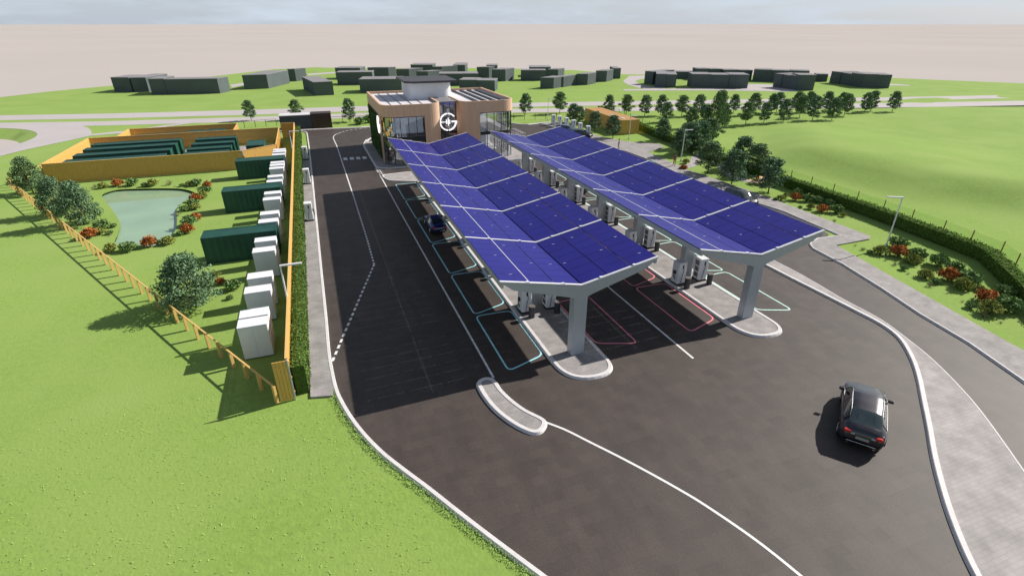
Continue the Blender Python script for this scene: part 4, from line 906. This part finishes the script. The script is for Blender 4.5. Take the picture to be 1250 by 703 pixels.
# ------------------------------------------------------------------ cars
def interp(tab,x):
    if x<=tab[0][0]: return tab[0][1]
    for (a,b),(c,d) in zip(tab[:-1],tab[1:]):
        if x<=c:
            t=(x-a)/(c-a); t=t*t*(3-2*t)*.35+t*.65; return b+(d-b)*t
    return tab[-1][1]
def car(name,label,x,y,ang,pm,kind='suv',z=.014,cat_='car',group=None,sc_=1.0):
    t=thing(name,(x,y,z),ang,label,cat_,group); t.scale=(sc_,sc_,sc_)
    if kind=='suv':
        zt=[(-2.42,.62),(-2.37,.90),(-2.26,1.1),(-2.0,1.2),(-1.15,1.52),(-.5,1.6),(.1,1.63),(.55,1.57),(1.3,1.14),(1.9,1.04),(2.25,.88),(2.4,.6)]; BE=1.0; W=.98; xs=(-2.0,-1.12,.55,1.3)
    elif kind=='estate':
        zt=[(-2.4,.6),(-2.35,.95),(-2.28,1.05),(-2.05,1.4),(-1.5,1.5),(-.5,1.53),(.1,1.53),(.5,1.47),(1.2,1.02),(1.9,.92),(2.25,.76),(2.4,.5)]; BE=.9; W=.92; xs=(-2.25,-2.0,.5,1.2)
    else:
        zt=[(-2.35,.6),(-2.28,.92),(-2.1,1.02),(-1.65,1.05),(-.95,1.36),(-.4,1.44),(.1,1.45),(.5,1.39),(1.15,1.0),(1.85,.9),(2.2,.75),(2.35,.5)]; BE=.9; W=.91; xs=(-1.6,-.95,.5,1.15)
    x0=zt[0][0]; x1=zt[-1][0]
    wp=[(x0,.74*W),(x0+.12,.88*W),(x0+.5,.97*W),(0,W),(x1-.8,.97*W),(x1-.3,.86*W),(x1-.08,.68*W),(x1,.5*W)]
    wr=[(x0,.72),(xs[0],.74),(xs[1],.66),(0,.68),(xs[2],.66),(xs[3],.80),(x1-.3,.80),(x1,.7)]
    NU=72; bm=NB(); ring=[];info=[]
    for i in range(NU+1):
        X=x0+(x1-x0)*i/NU; w=interp(wp,X); T=interp(zt,X); r=interp(wr,X)*w; be=min(BE,T-.07); lo=.24+(.12*max(0,1-(X-x0)/.35) if X<x0+.35 else 0)+(.1*max(0,1-(x1-X)/.35) if X>x1-.35 else 0)
        half=[(w*.84,lo),(w*.95,lo+.1),(w*.985,lo+.22),(w,(lo+be)/2+.05),(w*.985,be-.1),(w*.95,be),(w*.95+(r-w*.95)*.33,be+(T-.09-be)*.36),(w*.95+(r-w*.95)*.75,be+(T-.09-be)*.75),(r*.98,T-.07),(r*.86,T-.025),(r*.45,T-.003),(0,T)]
        pts=[(-p[0],p[1]) for p in half]+[(p[0],p[1]) for p in half[::-1][1:]]
        ring.append([bm.verts.new((X,p[0],p[1])) for p in pts]); info.append(T)
    K=len(ring[0])
    gl=[]
    for i in range(NU):
        Xm=x0+(x1-x0)*(i+.5)/NU
        for k in range(K-1):
            f=bm.faces.new((ring[i][k],ring[i+1][k],ring[i+1][k+1],ring[i][k+1])); f.smooth=True
            kk=min(k,K-2-k)
            if kk in(5,6,7) and xs[0]+.45<Xm<xs[3]-.28: f.material_index=1 if abs(Xm-(-.25))>.05 else 2
            elif kk>=9 and (xs[0]+.04<Xm<xs[1]-.02 or xs[2]+.06<Xm<xs[3]-.03): f.material_index=1
            elif kk==8 and (xs[0]+.12<Xm<xs[1]-.05 or xs[2]+.1<Xm<xs[3]-.1): f.material_index=1
            elif kk<1 or (kk<4 and Xm<x0+.16 and kk>=1 and k<K) or (kk<3 and Xm<x0+.5): f.material_index=2
    for e in (ring[0],ring[-1]):
        bm.faces.new(e)
    bm.faces.new([r[0] for r in ring]+[r[-1] for r in ring[::-1]]).material_index=2
    # split glass to own part
    bm2=bm.copy(); 
    bmesh.ops.delete(bm,geom=[f for f in bm.faces if f.material_index==1],context='FACES'); bmesh.ops.delete(bm2,geom=[f for f in bm2.faces if f.material_index!=1],context='FACES')
    for f in bm2.faces: f.material_index=0
    obj('body',bm,[pm,'cglass','dark'],t); obj('windows',bm2,'cglass',t)
    for X in (x0+.95,x1-.9):
        for s in (-1,1):
            w=interp(wp,X); yo=s*(w-.02)
            bm=NB(); cyl(bm,(X,yo-s*.22,.34),(X,yo+s*.015,.34),.345,.335,24); wo=obj('wheel',bm,'tyre',t)
            bm=NB(); 
            for k in range(5):
                a=k*2*PI/5; c_=Vector((X+math.cos(a)*.11,yo+s*.022,.34+math.sin(a)*.11)); cyl(bm,(X,yo+s*.022,.34),(X+math.cos(a)*.22,yo+s*.022,.34+math.sin(a)*.22),.03,.025,5)
            cyl(bm,(X,yo+s*.005,.34),(X,yo+s*.026,.34),.06,n=10)
            tube(bm,[(X+.225*math.cos(a*PI/8),yo+s*.02,.34+.225*math.sin(a*PI/8)) for a in range(17)],.018,4)
            obj('rim',bm,'rim',wo)
            bm=NB(); pr=None
            pts=[(X+.42*math.cos(a*PI/10),yo+s*.015,.34+.42*math.sin(a*PI/10)) for a in range(11)]; tube(bm,pts,.045,5); obj('wheel_arch',bm,'dark',t)
    for s in (-1,1):
        bm=NB(); lo_=[];hi_=[]
        for i in range(15):
            X=xs[0]+.42+(xs[3]-.3-xs[0]-.42)*i/14; w=interp(wp,X); T=interp(zt,X); r=interp(wr,X)*w; be=min(BE,T-.07)
            lo_.append((X,s*(w*.95+.008),be+.012)); hi_.append((X,s*(r*.98+.012),T-.075))
        tube(bm,lo_,.013,5); tube(bm,hi_,.011,5); tube(bm,[lo_[0],hi_[0]],.013,5); tube(bm,[lo_[-1],hi_[-1]],.013,5); obj('window_trim',bm,'trim',t)
    for s in (-1,1):
        bm=NB(); w=interp(wp,x0+.12); box(bm,x0+.02,s*w*.74-.14,.84 if kind=='suv' else .74,x0+.22,s*w*.74+.15,.99 if kind=='suv' else .89,.04); obj('tail_light',bm,'tail',t); bm=NB(); box(bm,x0+.0,s*w*.48-.09,.82 if kind=='suv' else .72,x0+.12,s*w*.48+.09,.90 if kind=='suv' else .80,.02); obj('reversing_light',bm,'lamp',t)
        bm=NB(); w=interp(wp,x1-.2); box(bm,x1-.34,s*w*.78-.2,.66,x1-.12,s*w*.78+.17,.80,.05); obj('headlight',bm,'lamp',t)
        bm=NB(); box(bm,xs[2]+.25,s*(W-.02)-.02 if s>0 else -(W-.02)-.24,BE+.02,xs[2]+.42,s*(W-.02)+.24 if s>0 else -(W-.02)+.02,BE+.17,.05); obj('mirror',bm,pm,t)
        bm=NB(); cyl(bm,(x0-.0,s*.55,.33),(x0+.12,s*.55,.33),.05,n=10); obj('exhaust',bm,'chrome',t)
    bm=NB(); box(bm,x0-.03,-.27,.66,x0+.05,.27,.78); obj('number_plate',bm,mat('plate_'+name,(.35,.34,.3),.5,noise=(3,.05)),t)
    bm=NB(); box(bm,x0-.02,-.6,.42,x0+.1,.6,.47,.01); obj('bumper_trim',bm,'chrome',t)
    return t
car('parked_car','dark charcoal sport utility car driving away on the open asphalt',25.55,14.62,math.radians(38),'p_dark','suv',sc_=1.08)
t=car('parked_car','dark blue saloon parked in a cyan bay under the left canopy edge',10.45,52.6,PI/2,'p_blue','saloon',sc_=.96)
X,Y=gp(905,244); car('parked_car','black estate car parked along the right pavement near the picnic lawn',47.1,48.6,-PI/2,'p_black','estate')
X,Y=gp(780,205); car('parked_car','steel blue car parked along the right pavement beside the tree cluster',45.2,65.6,-PI/2,'p_grey','saloon')
X,Y=gp(688,164); car('parked_car','steel blue car parked in front of the far charger row',X+1.2,Y+1,-.9,'p_grey','estate')
X,Y=gp(700,167); car('parked_car','black car parked in front of the far charger row',X+1,Y-1.0,-.9,'p_black','saloon')
car('parked_car','black car in a mint bay beneath the far part of the right canopy',30.9,60.5,PI/2,'p_black','saloon')
# ------------------------------------------------------------------ picnic tables
def picnic(x,y,ang,label):
    t=thing('picnic_table',(x,y,0),ang,label,'picnic table','yellow timber picnic tables')
    bm=NB(); 
    for k in range(5): box(bm,-.95,-.4+k*.162,.72,.95,-.4+k*.162+.15,.77)
    obj('tabletop',bm,'woodtop',t)
    for s in (-1,1):
        bm=NB(); 
        for k in range(2): box(bm,-.95,s*.75-.15+k*.155,.43,.95,s*.75-.15+k*.155+.145,.47)
        obj('bench_seat',bm,'woodtop',t)
        bm=NB(); cyl(bm,(s*.65,-.7,0),(s*.65,-.25,.72),.045,n=6); cyl(bm,(s*.65,.7,0),(s*.65,.25,.72),.045,n=6); box(bm,s*.65-.04,-.85,.36,s*.65+.04,.85,.43); obj('leg_frame',bm,'wood',t)
    return t
X,Y=gp(876,199); picnic(X,Y,.5,'yellow picnic table behind the trees near the hedge, farther of two')
PX,PY=gp(925,224); picnic(PX,PY,.3,'yellow picnic table beside the front tree with people seated, nearer of two')
X,Y=gp(872,194); picnic(X+.5,Y+2,1.4,'yellow picnic table touching the hedge, farthest back of all')
# ------------------------------------------------------------------ people (one skinned body each)
def person(x,y,ang,label,pose,top,leg,hair='hair',z=.0):
    J={'pel':(0,0,.95),'che':(0,0,1.28),'nec':(0,.0,1.5),'hea':(.02,0,1.62),'hd2':(.02,0,1.72)}
    if pose=='walk': L=[('hl',(0,.09,.92),.09),('kl',(.14,.1,.5),.065),('al',(.02,.1,.09),.045),('tl',(.2,.1,.04),.04)]; Rr=[('hr',(0,-.09,.92),.09),('kr',(.05,-.1,.5),.065),('ar',(-.22,-.1,.12),.045),('tr',(-.08,-.1,.04),.04)]
    else: L=[('hl',(0,.1,.52),.1),('kl',(.42,.12,.5),.075),('al',(.4,.12,.09),.05),('tl',(.55,.12,.04),.04)]; Rr=[('hr',(0,-.1,.52),.1),('kr',(.42,-.12,.5),.075),('ar',(.4,-.12,.09),.05),('tr',(.55,-.12,.04),.04)]
    dz=0 if pose=='walk' else -.42
    verts=[];rad=[];ed=[];lab={}
    def av(n,p,r,par=None):
        lab[n]=len(verts); verts.append((p[0],p[1],p[2])); rad.append(r)
        if par: ed.append((lab[par],lab[n]))
    av('pel',(0,0,.95+dz),.14); av('wai',(0,0,1.1+dz),.12,'pel'); av('che',(.02,0,1.3+dz),.15,'wai'); av('nec',(.02,0,1.48+dz),.055,'che'); av('hea',(.03,0,1.57+dz),.085,'nec'); av('top',(.03,0,1.69+dz),.085,'hea')
    for chain in (L,Rr):
        par='pel'
        for n,p,r in chain: av(n,p,r,par); par=n
    sw=.12 if pose=='walk' else .25
    for s,n in ((1,'L'),(-1,'R')):
        av('s'+n,(.0,s*.18,1.4+dz),.06,'che'); av('e'+n,(s*.05*(-1 if pose=='walk' else 0)+ (.05 if pose!='walk' else 0),s*.24,1.14+dz),.045,'s'+n); av('w'+n,(.08+sw*(1 if s>0 else .5),s*.2,.92+dz+(.1 if pose!='walk' else 0)),.035,'e'+n); av('h'+n+'d',(.13+sw*(1 if s>0 else .5),s*.19,.84+dz+(.1 if pose!='walk' else 0)),.04,'w'+n)
    t=thing('person',(x,y,z),ang,label,'person')
    me=bpy.data.meshes.new('body'); me.from_pydata(verts,ed,[]); me.update(); o=link('body',me,t)
    me.materials.append(leg); me.materials.append(top); me.materials.append(M['skin'])
    sk=o.modifiers.new('skin','SKIN'); 
    for v,r in zip(me.skin_vertices[0].data if len(me.skin_vertices) else [],rad): v.radius=(r,r)
    if not len(me.skin_vertices):
        bmx=bmesh.new(); bmx.from_mesh(me); ly=bmx.verts.layers.skin.verify()
        for i,v in enumerate(bmx.verts): v[ly].radius=(rad[i],rad[i]); v[ly].use_root=(i==0)
        bmx.to_mesh(me); bmx.free()
    ss=o.modifiers.new('sub','SUBSURF'); ss.levels=2; ss.render_levels=2
    dg=bpy.context.evaluated_depsgraph_get(); ev=o.evaluated_get(dg); nm=bpy.data.meshes.new_from_object(ev); o.modifiers.clear(); o.data=nm
    nm.materials.clear()
    for mm in (leg,top,M['skin'],M['hair']): nm.materials.append(mm)
    for p in nm.polygons:
        p.use_smooth=True; c=p.center; zz=c.z-dz
        p.material_index= 2 if zz>1.47 else (1 if zz>1.0 and not (abs(c.y)>.15 and zz<1.0) else 0)
        if zz<.96 and abs(c.y)>.16 and c.x>.08 and pose=='walk': p.material_index=2
    bm=NB(); bmesh.ops.create_uvsphere(bm,u_segments=14,v_segments=10,radius=.105); bmesh.ops.scale(bm,verts=bm.verts,vec=(1,.92,.95)); bmesh.ops.translate(bm,verts=bm.verts,vec=(.01,0,1.68+dz)); obj('hair',bm,hair,t,True)
    return t
tr_=mat('clothes_rust',(.35,.12,.09),.9,noise=(6,.1)); td=mat('clothes_brown',(.18,.09,.06),.9,noise=(6,.1)); tb=mat('clothes_blue',(.03,.05,.3),.9,noise=(6,.1)); tk=mat('clothes_black',(.02,.02,.02),.9,noise=(6,.1)); tg=mat('trousers_grey',(.22,.17,.15),.9,noise=(6,.1))
X,Y=gp(755,183); person(X,Y,2.6,'dark-haired person in brown walking on the plaza near the canopy','walk',td,tg,z=.13)
X,Y=gp(822.5,203.5); person(X,Y,-1.9,'person in rusty red clothes standing on the pavement by the lamp post','walk',tr_,tr_,z=.13)
a=.3
for dx,dy,an,tp,lb in ((-.3,-.75,PI/2,tb,'person in blue seated at the nearer picnic table'),(.45,-.75,PI/2,tk,'person in black seated at the nearer picnic table')):
    person(PX+dx*math.cos(a)-dy*math.sin(a),PY+dx*math.sin(a)+dy*math.cos(a),an+a,lb,'sit',tp,tg,z=-.0)
# ------------------------------------------------------------------ light, sky, camera
sc=bpy.context.scene
EL=math.atan(1/1.452); sd=Vector((1.44,.19,1)).normalized()
sun=bpy.data.lights.new('sun','SUN'); sun.energy=5.0; sun.angle=math.radians(.55); sun.color=(1,.95,.87)
so=bpy.data.objects.new('sun',sun); C.objects.link(so); so.rotation_euler=sd.to_track_quat('Z','Y').to_euler(); so.location=(60,0,60)
w=bpy.data.worlds.new('World'); sc.world=w; w.use_nodes=True; nt=w.node_tree; N=nt.nodes; L=nt.links
bg=N['Background']; sky=N.new('ShaderNodeTexSky'); sky.sky_type='NISHITA'; sky.sun_disc=False; sky.sun_elevation=EL; sky.sun_rotation=math.atan2(sd.x,sd.y); sky.air_density=1.0; sky.dust_density=1.2; sky.ozone_density=1.0; sky.altitude=100
tc=N.new('ShaderNodeTexCoord'); mp=N.new('ShaderNodeMapping'); mp.inputs['Scale'].default_value=(2.2,2.2,14); n=N.new('ShaderNodeTexNoise'); n.inputs['Scale'].default_value=2.2; n.inputs['Detail'].default_value=8; n.inputs['Roughness'].default_value=.6
L.new(tc.outputs['Generated'],mp.inputs[0]); L.new(mp.outputs[0],n.inputs['Vector'])
mr=N.new('ShaderNodeMapRange'); mr.inputs[1].default_value=.42; mr.inputs[2].default_value=.68; mr.inputs[3].default_value=.0; mr.inputs[4].default_value=.25; L.new(n.outputs[0],mr.inputs[0])
sp=N.new('ShaderNodeSeparateXYZ'); L.new(tc.outputs['Generated'],sp.inputs[0]); mh=N.new('ShaderNodeMapRange'); mh.inputs[1].default_value=.05; mh.inputs[2].default_value=.3; mh.inputs[3].default_value=.72; mh.inputs[4].default_value=.1; L.new(sp.outputs[2],mh.inputs[0]); ad=N.new('ShaderNodeMath'); L.new(mr.outputs[0],ad.inputs[0]); L.new(mh.outputs[0],ad.inputs[1])
mx=N.new('ShaderNodeMix'); mx.data_type='RGBA'; L.new(ad.outputs[0],mx.inputs[0]); L.new(sky.outputs[0],mx.inputs[6]); mx.inputs[7].default_value=(10,11.3,12.9,1)
L.new(mx.outputs[2],bg.inputs[0]); bg.inputs[1].default_value=.05
cam=bpy.data.cameras.new('camera'); co=bpy.data.objects.new('camera',cam); C.objects.link(co); co.location=(0,0,H); co.rotation_euler=(PI/2-TH,0,PSI)
cam.sensor_width=36; cam.lens=F/1250*36; cam.clip_end=20000; cam.clip_start=.1; sc.camera=co
sc.render.engine='CYCLES'; sc.view_settings.view_transform='Standard'; sc.view_settings.look='None'; sc.view_settings.exposure=.36; sc.view_settings.gamma=1
